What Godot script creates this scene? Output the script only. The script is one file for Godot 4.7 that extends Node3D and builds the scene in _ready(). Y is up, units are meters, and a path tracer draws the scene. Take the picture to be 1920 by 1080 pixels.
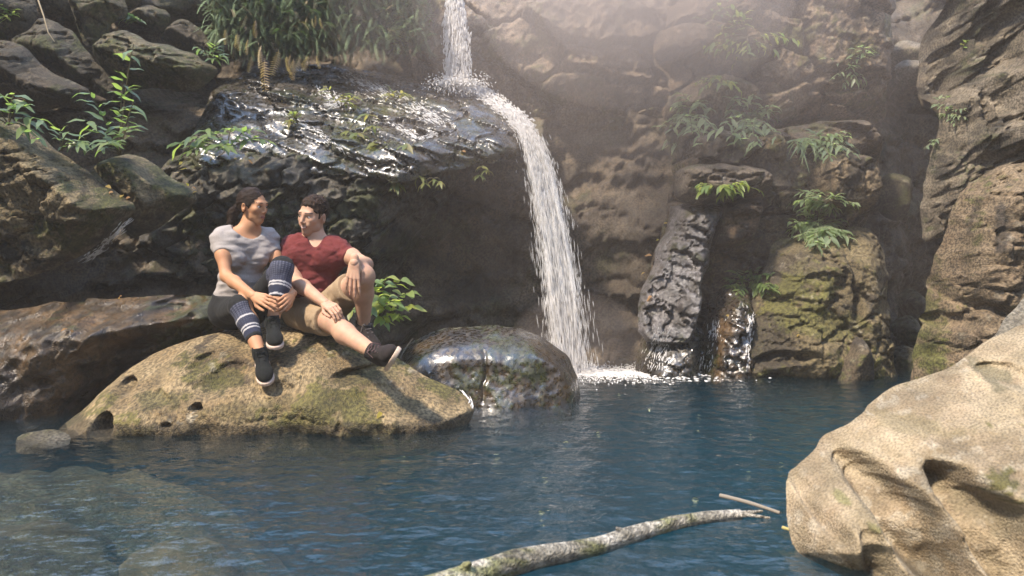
extends Node3D
# A rock pool under a small waterfall: two people rest on a sandstone boulder.

const F := 1700.0                       # focal length in pixels of a 1920 x 1080 frame
var eye := Vector3(0, 0.92, 0)
var eye_turn := Basis(Vector3.RIGHT, -atan(60.0 / 1700.0))
var M := {}                             # materials
var soft := FastNoiseLite.new()
var low := FastNoiseLite.new()
var ridge := FastNoiseLite.new()
var fine := FastNoiseLite.new()
var spots := FastNoiseLite.new()
var blocks := FastNoiseLite.new()
var joints := FastNoiseLite.new()
var used := {}
var rng := RandomNumberGenerator.new()
var grids := []                         # the fronts of the rocks, for setting things on them


# ---------- naming and small helpers ----------
func numbered(called: String) -> String:
	if not used.has(called):
		used[called] = 0
		return called
	used[called] += 1
	return "%s_%03d" % [called, used[called]]


func tag(o: Node, label := "", category := "", group := "", kind := "") -> Node:
	if label: o.set_meta("label", label)
	if category: o.set_meta("category", category)
	if group: o.set_meta("group", group)
	if kind: o.set_meta("kind", kind)
	return o


func base(called: String, where := Vector3.ZERO) -> Node3D:
	var o := Node3D.new()
	o.name = numbered(called)
	add_child(o)
	o.position = where
	return o


func put(called: String, mesh: Mesh, material: Material, parent: Node = null, at := Vector3.ZERO) -> MeshInstance3D:
	var o := MeshInstance3D.new()
	o.mesh = mesh
	o.material_override = material
	if parent == null:
		o.name = numbered(called)
		add_child(o)
	else:
		o.name = called
		parent.add_child(o, true)
	o.position = at
	return o


func ray(px: float, py: float) -> Vector3:
	return eye_turn * Vector3((px - 960.0) / F, -(py - 540.0) / F, -1.0)


func at(px: float, py: float, d: float) -> Vector3:   # the point d metres deep that a photograph's pixel shows
	return eye + ray(px, py) * d


func on_water(px: float, py: float) -> Vector3:
	var r := ray(px, py)
	return eye + r * (-eye.y / r.y)


func smin(a: float, b: float, k: float) -> float:
	var h := maxf(k - absf(a - b), 0.0) / k
	return minf(a, b) - h * h * k * 0.25


func arrays_mesh(v: PackedVector3Array, n: PackedVector3Array, idx: PackedInt32Array, c := PackedColorArray(), uv := PackedVector2Array()) -> ArrayMesh:
	var a := []
	a.resize(Mesh.ARRAY_MAX)
	a[Mesh.ARRAY_VERTEX] = v
	a[Mesh.ARRAY_NORMAL] = n
	a[Mesh.ARRAY_INDEX] = idx
	if c.size(): a[Mesh.ARRAY_COLOR] = c
	if uv.size(): a[Mesh.ARRAY_TEX_UV] = uv
	var m := ArrayMesh.new()
	m.add_surface_from_arrays(Mesh.PRIMITIVE_TRIANGLES, a)
	return m


func noise_tex(n: FastNoiseLite, size: int, ramp: Array, normal := false, strength := 4.0) -> NoiseTexture2D:
	var t := NoiseTexture2D.new()
	t.width = size
	t.height = size
	t.seamless = true
	t.noise = n
	t.as_normal_map = normal
	t.bump_strength = strength
	if ramp.size():
		var g := Gradient.new()
		g.offsets = PackedFloat32Array()
		g.colors = PackedColorArray()
		var offs := PackedFloat32Array()
		var cols := PackedColorArray()
		for e in ramp:
			offs.append(e[0])
			cols.append(e[1])
		g.offsets = offs
		g.colors = cols
		t.color_ramp = g
	return t


func make_noise(seed_: int, freq: float, oct: int, kind := FastNoiseLite.TYPE_SIMPLEX_SMOOTH, fractal := FastNoiseLite.FRACTAL_FBM) -> FastNoiseLite:
	var n := FastNoiseLite.new()
	n.seed = seed_
	n.noise_type = kind
	n.frequency = freq
	n.fractal_type = fractal
	n.fractal_octaves = oct
	return n


func lin(r: float, g: float, b: float) -> Color:      # a linear base colour for albedo_color
	return Color(r, g, b).linear_to_srgb()


func grey(v: float) -> Color:
	return Color(v, v, v)


func plain_mat(c: Color, rough := 0.8, spec := 0.5) -> StandardMaterial3D:
	var m := StandardMaterial3D.new()
	m.albedo_color = c
	m.roughness = rough
	m.metallic_specular = spec
	return m


func vertex_mat(rough := 0.8, spec := 0.5) -> StandardMaterial3D:
	var m := plain_mat(Color.WHITE, rough, spec)
	m.vertex_color_use_as_albedo = true
	return m


func _ready() -> void:
	# camera: low over the pool, about 38 mm, focused on the two people
	var cam := Camera3D.new()
	cam.name = "camera"
	cam.fov = rad_to_deg(2.0 * atan(540.0 / F))
	cam.near = 0.05
	cam.far = 80.0
	cam.position = eye
	cam.basis = eye_turn
	var lens := CameraAttributesPhysical.new()
	lens.frustum_focal_length = 24.0 * F / 1080.0
	lens.frustum_focus_distance = 5.4
	lens.frustum_near = 0.05
	lens.frustum_far = 80.0
	lens.exposure_aperture = 4.0
	cam.attributes = lens
	add_child(cam)
	cam.current = true
	# sky: bright thin cloud over the gorge
	var sky_mat := ProceduralSkyMaterial.new()
	sky_mat.sky_top_color = Color(0.58, 0.68, 0.84)
	sky_mat.sky_horizon_color = Color(0.88, 0.88, 0.86)
	sky_mat.sky_curve = 0.25
	sky_mat.ground_bottom_color = Color(0.20, 0.19, 0.16)
	sky_mat.ground_horizon_color = Color(0.34, 0.32, 0.27)
	sky_mat.sun_angle_max = 20.0
	var sky := Sky.new()
	sky.sky_material = sky_mat
	var env := Environment.new()
	env.background_mode = Environment.BG_SKY
	env.sky = sky
	env.background_energy_multiplier = 1.75
	env.tonemap_mode = Environment.TONE_MAPPER_LINEAR
	env.tonemap_exposure = 2.05
	env.sdfgi_enabled = true
	env.ssao_enabled = true
	env.ssil_enabled = true
	env.fog_enabled = true
	env.fog_mode = Environment.FOG_MODE_EXPONENTIAL
	env.fog_light_color = Color(0.93, 0.90, 0.86)
	env.fog_density = 0.004
	env.volumetric_fog_enabled = true
	env.volumetric_fog_density = 0.0
	var we := WorldEnvironment.new()
	we.name = "world_environment"
	we.environment = env
	add_child(we)
	# sun: high, over the near bank and a little to the west of the pool
	var sun := DirectionalLight3D.new()
	sun.name = "sun"
	sun.light_energy = 1.5
	sun.light_color = Color(1.0, 0.94, 0.86)
	sun.light_angular_distance = 5.0
	sun.shadow_enabled = true
	add_child(sun)
	sun.look_at_from_position(Vector3.ZERO, -Vector3(-0.42, 0.82, 0.40))
	# the place
	materials()
	cliff_face()
	cliff_rocks()
	boulders()
	water()
	bed_stones()
	gorge()
	mist()
	people()
	plants()
	waterfall()
	driftwood()
	litter()


# ---------- rocks ----------
# A rock is a closed body: an outline in the x-y plane of its own slanted sheet, swelling towards +z by a rounded,
# faceted and weathered relief, with a coarse closed back.
func rock(called: String, outline: Array, depth: float, o: Dictionary) -> MeshInstance3D:
	var T: float = o.get("T", 0.4)
	var R: float = o.get("R", T)
	var res: float = o.get("res", 0.014)
	var sx: float = o.get("sx", 0.0)
	var sy: float = o.get("sy", 0.0)
	var power: float = o.get("power", 2.0)
	var back: float = o.get("back", 0.5)
	var cx := 0.0
	var cy := 0.0
	var count := outline.size() / 2
	for i in count:
		cx += outline[i * 2]
		cy += outline[i * 2 + 1]
	cx /= count
	cy /= count
	var c := at(cx, cy, depth)
	var top := c.z - eye.z + sx * (eye.x - c.x) + sy * (eye.y - c.y)
	var onto := func(px: float, py: float) -> Vector2:
		var r := ray(px, py)
		var p := eye + r * (top / (r.z - sx * r.x - sy * r.y))
		return Vector2(p.x, p.y)
	var swell: float = T * float(o.get("swell", 0.8))
	var onto_front := func(px: float, py: float) -> Vector2:
		var r := ray(px, py)
		var p := eye + r * ((top + swell) / (r.z - sx * r.x - sy * r.y))
		return Vector2(p.x, p.y)
	var coarse := PackedVector2Array()
	for i in count:
		coarse.append(onto.call(outline[i * 2], outline[i * 2 + 1]))
	var poly := PackedVector2Array()
	var cut: float = o.get("corner", 0.22)
	for i in count:                                   # cut the corners once
		var a := coarse[i]
		var b := coarse[(i + 1) % count]
		poly.append(a.lerp(b, cut))
		poly.append(a.lerp(b, 1.0 - cut))
	var n := poly.size()
	var lo := poly[0]
	var hi := poly[0]
	for p in poly:
		lo = lo.min(p)
		hi = hi.max(p)
	lo -= Vector2(res, res) * 3.0
	hi += Vector2(res, res) * 3.0
	var nx := int(ceil((hi.x - lo.x) / res)) + 1
	var ny := int(ceil((hi.y - lo.y) / res)) + 1
	# distance to the outline, exact on a coarse lattice and near the edge
	var step := 4
	var mx := nx / step + 2
	var my := ny / step + 2
	var cd := PackedFloat32Array()
	cd.resize(mx * my)
	for j in my:
		for i in mx:
			cd[j * mx + i] = _inside(poly, lo.x + i * step * res, lo.y + j * step * res).x
	var sd := PackedFloat32Array()
	sd.resize(nx * ny)
	var px_ := PackedFloat32Array()
	var py_ := PackedFloat32Array()
	px_.resize(nx * ny)
	py_.resize(nx * ny)
	var seed_off: float = o.get("seed", 0) * 17.3
	var warp: float = o.get("warp", 0.02)
	for j in ny:
		for i in nx:
			var k := j * nx + i
			var x := lo.x + i * res
			var y := lo.y + j * res
			px_[k] = x
			py_[k] = y
			var gi := i / step
			var gj := j / step
			var fi := float(i % step) / step
			var fj := float(j % step) / step
			var q := gj * mx + gi
			var d := lerpf(lerpf(cd[q], cd[q + 1], fi), lerpf(cd[q + mx], cd[q + mx + 1], fi), fj)
			if d > -res * 5.0 and d < R * 1.4:
				var near := 1.0 - smoothstep(res, res * 4.0 + warp * 1.5, d)
				var wx := soft.get_noise_3d(x * 3.2, y * 3.2, seed_off) * warp * near
				var wy := soft.get_noise_3d(x * 3.2, y * 3.2, seed_off + 50.0) * warp * near
				var r3 := _inside(poly, x + wx, y + wy)
				d = r3.x
				if d <= 0.0:
					px_[k] = r3.y - wx
					py_[k] = r3.z - wy
			sd[k] = d
	# cells that hold some of the rock
	var keep := PackedByteArray()
	keep.resize(nx * ny)
	var need := PackedByteArray()
	need.resize(nx * ny)
	for j in ny - 1:
		for i in nx - 1:
			var k := j * nx + i
			if sd[k] > 0.0 or sd[k + 1] > 0.0 or sd[k + nx] > 0.0 or sd[k + nx + 1] > 0.0:
				keep[k] = 1
				need[k] = 1
				need[k + 1] = 1
				need[k + nx] = 1
				need[k + nx + 1] = 1
	# facets, pits, cracks
	var R3 := RandomNumberGenerator.new()
	R3.seed = 1000 + int(o.get("seed", 0))
	var centre := Vector2(c.x, c.y)
	var planes := []
	for i in int(o.get("facets", 0)):
		var ang := R3.randf() * TAU
		var g := R3.randf_range(0.15, 0.75)
		planes.append([cos(ang) * g, sin(ang) * g, T * R3.randf_range(0.62, 1.1)])
	for e in o.get("planes", []):                      # [direction in degrees, steepness, height at the centre as a share of T]
		planes.append([cos(deg_to_rad(e[0])) * e[1], sin(deg_to_rad(e[0])) * e[1], T * e[2]])
	var pits := []
	for e in o.get("pits", []):                        # [px, py, rx, ry in px, metres deep, turn in degrees]
		var p: Vector2 = onto_front.call(e[0], e[1])
		var m := depth / F
		var undercut: float = e[6] if e.size() > 6 else 0.0
		pits.append([p.x, p.y, 1.0 / (e[2] * m), 1.0 / (e[3] * m), e[4], cos(deg_to_rad(e[5] if e.size() > 5 else 0.0)), sin(deg_to_rad(e[5] if e.size() > 5 else 0.0)), undercut])
	for i in int(o.get("dimples", 0)):                 # small weathered pits and knobs, scattered
		var q := Vector2(R3.randf_range(lo.x, hi.x), R3.randf_range(lo.y, hi.y))
		var size := R3.randf_range(0.010, 0.035)
		pits.append([q.x, q.y, 1.0 / size, 1.0 / (size * R3.randf_range(0.5, 1.3)), size * R3.randf_range(-0.15, 0.5), 1.0, 0.0, 0.4])
	var wet_line: float = o.get("wet_line", -9.0)
	var cracks := []
	for e in o.get("cracks", []):                      # [x1, y1, x2, y2, half width in px, metres deep]
		var a: Vector2 = onto_front.call(e[0], e[1])
		var b: Vector2 = onto_front.call(e[2], e[3])
		cracks.append([a, b, e[4] * depth / F, e[5]])
	var a_lo: float = o.get("lo", 0.05)
	var a_ridge: float = o.get("ridge", 0.03)
	var a_fine: float = o.get("fine", 0.008)
	var strata: float = o.get("strata", 0.0)
	var block: float = o.get("block", 0.0)
	var flow: float = o.get("flow", 1.0)
	var fc := cos(deg_to_rad(o.get("flow_dir", -25.0)))
	var fs := sin(deg_to_rad(o.get("flow_dir", -25.0)))
	var bf: float = o.get("f_block", 1.0)
	var layer: float = 1.0 / o.get("layer", 0.14)
	var dip: float = o.get("dip", 0.15)
	var f_lo: float = o.get("f_lo", 1.0)
	var pal: Dictionary = o.get("pal", {})
	var ca: Color = pal.get("a", Color(0.3, 0.22, 0.13))
	var cb: Color = pal.get("b", Color(0.2, 0.15, 0.09))
	var cs: Color = pal.get("stain", Color(0.07, 0.055, 0.04))
	var cm: Color = pal.get("moss", Color(0.12, 0.12, 0.035))
	var cl: Color = pal.get("lichen", Color(0.45, 0.42, 0.34))
	var stain_at: float = pal.get("stain_at", 0.35)
	var moss_at: float = pal.get("moss_at", 0.45)
	var lichen_at: float = pal.get("lichen_at", 0.62)
	var speckle: float = pal.get("speckle", 1.0)
	var streak: float = pal.get("streak", 1.0)
	var patches := []                                  # real patches of moss or stain: [px, py, rx, ry, colour, strength]
	for e in pal.get("patches", []):
		var p: Vector2 = onto_front.call(e[0], e[1])
		var m := depth / F
		patches.append([p.x, p.y, 1.0 / (e[2] * m), 1.0 / (e[3] * m), e[4], e[5]])
	var v := PackedVector3Array()
	var col := PackedColorArray()
	var number := PackedInt32Array()
	number.resize(nx * ny)
	var H := PackedFloat32Array()
	H.resize(nx * ny)
	for k in nx * ny:
		if need[k] == 0:
			continue
		var x := px_[k]
		var y := py_[k]
		var d := maxf(sd[k], 0.0)
		var z0 := c.z + sx * (x - c.x) + sy * (y - c.y)
		var wob := soft.get_noise_3d(x * 1.7, y * 1.7, seed_off + z0)
		var t := clampf(d / R * (1.0 + 0.35 * wob), 0.0, 1.0)
		var h := T * (1.0 - pow(1.0 - t, power)) if t < 1.0 else T
		for e in planes:
			h = smin(h, maxf(e[2] + e[0] * (x - centre.x) + e[1] * (y - centre.y), 0.02 * T), 0.05 * T + 0.006)
		h = maxf(h, 0.0)
		var fade := smoothstep(0.0, 0.06, d)
		var z := z0 + h
		var fx := x
		var fy := y
		if flow != 1.0:                                # relief drawn out along the way the water runs
			var al := x * fc + y * fs
			var ac := y * fc - x * fs
			fx = al / flow
			fy = ac * 1.5
		var l := low.get_noise_3d(fx * f_lo + seed_off, fy * f_lo, z * f_lo)
		var rg := ridge.get_noise_3d(fx, fy + seed_off, z)
		var fn := fine.get_noise_3d(x, y, z + seed_off)
		h += fade * (a_lo * l + a_ridge * (rg - 0.3) + a_fine * fn)
		if strata > 0.0:
			var s := (y + dip * x + 0.12 * l + 0.02 * rg) * layer
			s += 1.1 * soft.get_noise_2d(s * 0.55, seed_off + 5.0)
			var fr := s - floorf(s)
			var bed := soft.get_noise_3d(floorf(s) * 7.7, seed_off, x * 0.8)
			var much := smoothstep(-0.25, 0.35, soft.get_noise_3d(x * 1.1, y * 1.1 + 70.0, seed_off))
			h += fade * strata * (much * smoothstep(0.0, 0.10, fr) * (1.0 - 0.7 * fr) - 0.4 + 1.6 * bed)
		if block > 0.0:
			var bx := x + 0.06 * l + 0.02 * rg + 0.02 * fn
			var by := y + 0.05 * wob + dip * x + 0.02 * fn
			h += fade * block * (0.75 * blocks.get_noise_3d(bx * bf, by * bf * 1.6, seed_off) + 0.16 * blocks.get_noise_3d(bx * bf * 2.3, by * bf * 3.4, seed_off + 40.0))
			h -= fade * block * 0.7 * smoothstep(-0.86, -0.98, joints.get_noise_3d(bx * bf, by * bf * 1.6, seed_off))
		for e in pits:
			var dx: float = x - e[0]
			var dy: float = y - e[1]
			var u: float = (dx * e[5] - dy * e[6]) * e[2]
			var w: float = (dx * e[6] + dy * e[5]) * e[3]
			var q := u * u + w * w
			if q < 3.0:
				q *= 1.0 + 0.5 * l
				h -= e[4] * exp(-q * q * q * 1.2) * clampf(1.0 - e[7] * (0.5 + 0.5 * u), 0.0, 1.6)
		for e in cracks:
			var pa: Vector2 = Vector2(x + 0.05 * l + 0.02 * rg, y + 0.04 * wob + 0.02 * fn) - e[0]
			var ba: Vector2 = e[1] - e[0]
			var s2 := clampf(pa.dot(ba) / ba.length_squared(), 0.0, 1.0)
			var dd: float = (pa - ba * s2).length() / e[2]
			if dd < 3.0:
				h -= e[3] * exp(-dd * dd) * smoothstep(0.0, 0.03, d)
		z = z0 + h
		H[k] = z
		number[k] = v.size()
		v.append(Vector3(x, y, z))
		# base colours: two sandstone tones, stains, moss and lichen with edges of their own
		var tone := soft.get_noise_3d(x * 2.6 + seed_off, y * 4.2, z * 2.6) + 0.45 * speckle * fn
		var cc := ca.lerp(cb, smoothstep(-0.35, 0.4, tone))
		if stain_at < 1.0:
			var st := soft.get_noise_3d(x * 5.0, y * 5.0 * (1.0 - 0.75 * streak), z * 5.0 + seed_off + 9.0) + 0.5 * l + 0.3 * fn
			cc = cc.lerp(cs, 0.85 * smoothstep(stain_at, stain_at + 0.22, st))
		if moss_at < 1.0:
			var ms := low.get_noise_3d(x * 1.6 + 31.0 + seed_off, y * 1.6, z * 1.6) + 0.55 * fn + 0.25 * rg
			cc = cc.lerp(cm, 0.9 * smoothstep(moss_at, moss_at + 0.16, ms))
		for e in patches:
			var dx: float = (x - e[0]) * e[2]
			var dy: float = (y - e[1]) * e[3]
			var q := sqrt(dx * dx + dy * dy) + 0.6 * l + 0.7 * fn
			if q < 1.1:
				cc = cc.lerp(e[4], e[5] * smoothstep(1.05, 0.65, q))
		if lichen_at < 1.0:
			var sp := 0.7 * speckle * spots.get_noise_3d(x, y + seed_off, z) + 0.55 * tone + 0.3 * l
			cc = cc.lerp(cl, 0.65 * smoothstep(lichen_at, lichen_at + 0.2, sp))
		if y < wet_line + 0.05:                            # the soaked, algae browned rim at the waterline
			cc = cc.lerp(Color(0.075, 0.058, 0.032), 0.75 * smoothstep(0.012, -0.012, y - wet_line - 0.035 * l - 0.02 * fn))
		var g := 1.0 + 0.28 * speckle * fn
		col.append(Color(cc.r * g, cc.g * g, cc.b * g))
	# normals from neighbours
	var nor := PackedVector3Array()
	nor.resize(v.size())
	for j in ny:
		for i in nx:
			var k := j * nx + i
			if need[k] == 0:
				continue
			var kl := k - 1 if i > 0 and need[k - 1] == 1 else k
			var kr := k + 1 if i < nx - 1 and need[k + 1] == 1 else k
			var kd := k - nx if j > 0 and need[k - nx] == 1 else k
			var ku := k + nx if j < ny - 1 and need[k + nx] == 1 else k
			var nn := (v[number[kr]] - v[number[kl]]).cross(v[number[ku]] - v[number[kd]])
			nor[number[k]] = nn.normalized() if nn.length_squared() > 1e-16 else Vector3(0, 0, 1)
	if not o.get("hidden", false): grids.append([lo, res, nx, ny, need, H, c.z - T - 1.6])
	var idx := PackedInt32Array()
	var rim := []
	for j in ny - 1:
		for i in nx - 1:
			var k := j * nx + i
			if keep[k] == 0:
				continue
			var a := number[k]
			var b := number[k + 1]
			var e := number[k + nx]
			var f := number[k + nx + 1]
			idx.append_array(PackedInt32Array([a, e, f, a, f, b]))
			if j == 0 or keep[k - nx] == 0: rim.append([a, b])
			if keep[k + nx] == 0: rim.append([f, e])
			if i == 0 or keep[k - 1] == 0: rim.append([e, a])
			if keep[k + 1] == 0: rim.append([b, f])
	# the back: a ring drawn in and pushed away, closed to a point
	var mid := c + (c - eye).normalized() * back
	var hub := v.size()
	v.append(mid)
	nor.append(Vector3(0, 0, -1))
	col.append(cb)
	var ring := {}
	for e in rim:
		for w in e:
			if not ring.has(w):
				ring[w] = v.size()
				var p := v[w]
				var q := p.lerp(Vector3(c.x, c.y, p.z), 0.16) + (p - eye).normalized() * back * 0.8
				v.append(q)
				nor.append(((p - mid) * Vector3(1, 1, 0.3)).normalized())
				col.append(cb)
	for e in rim:
		var a2: int = ring[e[0]]
		var b2: int = ring[e[1]]
		idx.append_array(PackedInt32Array([e[0], e[1], b2, e[0], b2, a2, a2, b2, hub]))
	for i in v.size():
		v[i] -= c
	var mat: Material = M[o.get("mat", "rock")]
	var node := put(called, arrays_mesh(v, nor, idx, col), mat, null, c)
	tag(node, o.get("label", ""), o.get("category", ""), o.get("group", ""), o.get("kind", ""))
	return node


# where a photograph's pixel first meets a rock
func surface(px: float, py: float, nearest := 3.5) -> Vector3:
	var r := ray(px, py)
	var d := nearest
	while d < 11.0:
		var p := eye + r * d
		for g in grids:
			var q: Vector2 = (Vector2(p.x, p.y) - g[0]) / g[1]
			if q.x < 0.0 or q.y < 0.0 or q.x >= g[2] - 1 or q.y >= g[3] - 1:
				continue
			var k: int = int(q.y) * g[2] + int(q.x)
			if g[4][k] == 1 and p.z < g[5][k] and p.z > g[5][k] - 0.35:
				return p - r * 0.012
		d += 0.03
	return eye + r * 8.8


func _inside(poly: PackedVector2Array, x: float, y: float) -> Vector3:   # (signed distance, nearest point on the outline)
	var n := poly.size()
	var best := 1e20
	var bx := 0.0
	var by := 0.0
	var odd := false
	var ax := poly[n - 1].x
	var ay := poly[n - 1].y
	for i in n:
		var cx := poly[i].x
		var cy := poly[i].y
		var ex := cx - ax
		var ey := cy - ay
		var t := clampf(((x - ax) * ex + (y - ay) * ey) / (ex * ex + ey * ey + 1e-12), 0.0, 1.0)
		var qx := ax + ex * t
		var qy := ay + ey * t
		var d := (x - qx) * (x - qx) + (y - qy) * (y - qy)
		if d < best:
			best = d
			bx = qx
			by = qy
		if (cy > y) != (ay > y) and x < (ax - cx) * (y - cy) / (ay - cy) + cx:
			odd = not odd
		ax = cx
		ay = cy
	return Vector3(sqrt(best) * (1.0 if odd else -1.0), bx, by)


# The cliff behind everything: one weathered sheet through points of known depth.
func cliff_face() -> void:
	var pts := []
	var rows := [
		[-330, [-420, 6.2, 0, 8.0, 300, 8.6, 600, 9.2, 850, 9.2, 1050, 9.2, 1250, 9.0, 1500, 9.2, 1660, 10.0, 1720, 11.5, 1800, 8.8, 2250, 7.6]],
		[-60, [-420, 6.0, 0, 7.8, 300, 8.5, 600, 9.1, 850, 9.1, 1050, 9.1, 1250, 8.9, 1500, 8.9, 1650, 9.6, 1710, 11.5, 1800, 8.8, 2250, 7.6]],
		[120, [-420, 5.8, 0, 7.3, 200, 8.0, 400, 8.8, 600, 9.1, 840, 9.1, 1000, 9.1, 1200, 8.8, 1450, 8.5, 1620, 8.9, 1668, 12.5, 1700, 13.0, 1728, 12.5, 1770, 9.0, 1920, 8.2, 2250, 7.6]],
		[300, [-420, 5.4, 0, 6.7, 200, 7.2, 400, 7.6, 600, 8.0, 760, 8.3, 900, 8.5, 1050, 8.6, 1200, 8.5, 1400, 8.3, 1600, 8.5, 1690, 11.5, 1770, 9.0, 1920, 8.2, 2250, 7.6]],
		[480, [-420, 5.2, 0, 6.3, 200, 6.6, 350, 6.9, 500, 7.3, 700, 7.9, 900, 8.3, 1100, 8.4, 1250, 8.2, 1450, 8.1, 1640, 8.3, 1668, 12.5, 1700, 13.0, 1728, 12.5, 1770, 9.0, 1920, 8.2, 2250, 7.6]],
		[650, [-420, 5.0, 0, 6.0, 200, 6.3, 400, 6.8, 600, 7.3, 800, 7.9, 1000, 8.1, 1200, 8.0, 1450, 7.9, 1640, 8.0, 1668, 12.5, 1700, 13.0, 1728, 12.5, 1750, 9.0, 1920, 8.2, 2250, 7.6]],
		[860, [-420, 4.8, 0, 5.9, 200, 6.2, 400, 6.7, 600, 7.2, 800, 7.8, 1000, 8.0, 1200, 7.9, 1450, 7.8, 1640, 7.9, 1668, 12.5, 1700, 13.0, 1728, 12.5, 1750, 9.0, 1920, 8.2, 2250, 7.6]],
		[1180, [-420, 4.8, 400, 6.6, 1000, 7.9, 1450, 7.7, 1700, 8.8, 1920, 8.2, 2250, 7.6]],
	]
	for row in rows:
		var a: Array = row[1]
		for i in a.size() / 2:
			pts.append(at(a[i * 2], row[0], a[i * 2 + 1]))
	var res := 0.03
	var lo := Vector2(-7.2, -2.4)
	var nx := int(14.4 / res) + 1
	var ny := int(6.15 / res) + 1
	# smooth depth on a coarse lattice
	var st := 6
	var mx := nx / st + 2
	var my := ny / st + 2
	var cz := PackedFloat32Array()
	cz.resize(mx * my)
	for j in my:
		for i in mx:
			var x := lo.x + i * st * res
			var y := lo.y + j * st * res
			var sum := 0.0
			var w := 0.0
			for p in pts:
				var d2: float = (p.x - x) * (p.x - x) + 0.7 * (p.y - y) * (p.y - y) + 0.02
				var k := 1.0 / (d2 * d2)
				sum += p.z * k
				w += k
			cz[j * mx + i] = sum / w
	var v := PackedVector3Array()
	var col := PackedColorArray()
	v.resize(nx * ny)
	col.resize(nx * ny)
	for j in ny:
		for i in nx:
			var x := lo.x + i * res
			var y := lo.y + j * res
			var q := (j / st) * mx + i / st
			var fi := float(i % st) / st
			var fj := float(j % st) / st
			var z := lerpf(lerpf(cz[q], cz[q + 1], fi), lerpf(cz[q + mx], cz[q + mx + 1], fi), fj)
			var l := low.get_noise_3d(x * 0.9, y * 0.9, z)
			var rg := ridge.get_noise_3d(x, y, z)
			var fn := fine.get_noise_3d(x, y, z)
			var s := (y + 0.08 * x + 0.25 * l + 0.05 * rg) / 0.33
			var fr := s - floorf(s)
			var bed := soft.get_noise_2d(floorf(s) * 7.7, 3.0)
			z += 0.09 * l + 0.035 * (rg - 0.3) + 0.014 * fn + 0.08 * (smoothstep(0.0, 0.15, fr) * (1.0 - 0.5 * fr) - 0.5 + bed)
			z += 0.14 * blocks.get_noise_3d((x + 0.10 * l + 0.02 * fn) * 0.5, (y + 0.05 * rg + 0.02 * fn) * 0.8, 5.0) + 0.025 * blocks.get_noise_3d((x + 0.06 * l) * 2.0, (y + 0.05 * rg) * 2.8, 9.0)
			v[j * nx + i] = Vector3(x, y, z)
			var tone := soft.get_noise_3d(x * 2.0, y * 3.0, z) + 0.5 * fn
			var cc := Color(0.205, 0.156, 0.102).lerp(Color(0.123, 0.092, 0.061), smoothstep(-0.3, 0.3, tone))
			var ms := low.get_noise_3d(x * 1.3 + 31.0, y * 1.3, z * 1.3) + 0.5 * fn
			cc = cc.lerp(Color(0.098, 0.098, 0.037), 0.7 * smoothstep(0.2, 0.4, ms))
			col[j * nx + i] = cc * (1.0 + 0.3 * fn)
	var nor := PackedVector3Array()
	nor.resize(nx * ny)
	var idx := PackedInt32Array()
	for j in ny:
		for i in nx:
			var k := j * nx + i
			var a := v[k + 1 if i < nx - 1 else k] - v[k - 1 if i > 0 else k]
			var b := v[k + nx if j < ny - 1 else k] - v[k - nx if j > 0 else k]
			nor[k] = a.cross(b).normalized()
			if i < nx - 1 and j < ny - 1:
				idx.append_array(PackedInt32Array([k, k + nx, k + nx + 1, k, k + nx + 1, k + 1]))
	# a solid back and a top, so that the cliff has thickness
	var start := v.size()
	for i in nx:
		var k := (ny - 1) * nx + i
		for e in [[v[k], Vector3(0, 1, 0)], [v[k] + Vector3(0, 0.15, -2.5), Vector3(0, 1, 0)], [Vector3(v[k].x, -2.4, v[k].z - 2.5), Vector3(0, 0, -1)]]:
			v.append(e[0])
			nor.append(e[1])
			col.append(Color(0.041, 0.041, 0.025))
		if i > 0:
			var b0 := start + (i - 1) * 3
			idx.append_array(PackedInt32Array([b0, b0 + 1, b0 + 4, b0, b0 + 4, b0 + 3, b0 + 1, b0 + 2, b0 + 5, b0 + 1, b0 + 5, b0 + 4]))
	var node := put("cliff", arrays_mesh(v, nor, idx, col), M["rock_damp"])
	tag(node, "dark damp sandstone cliff behind the waterfall and the pool", "", "", "structure")


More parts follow.
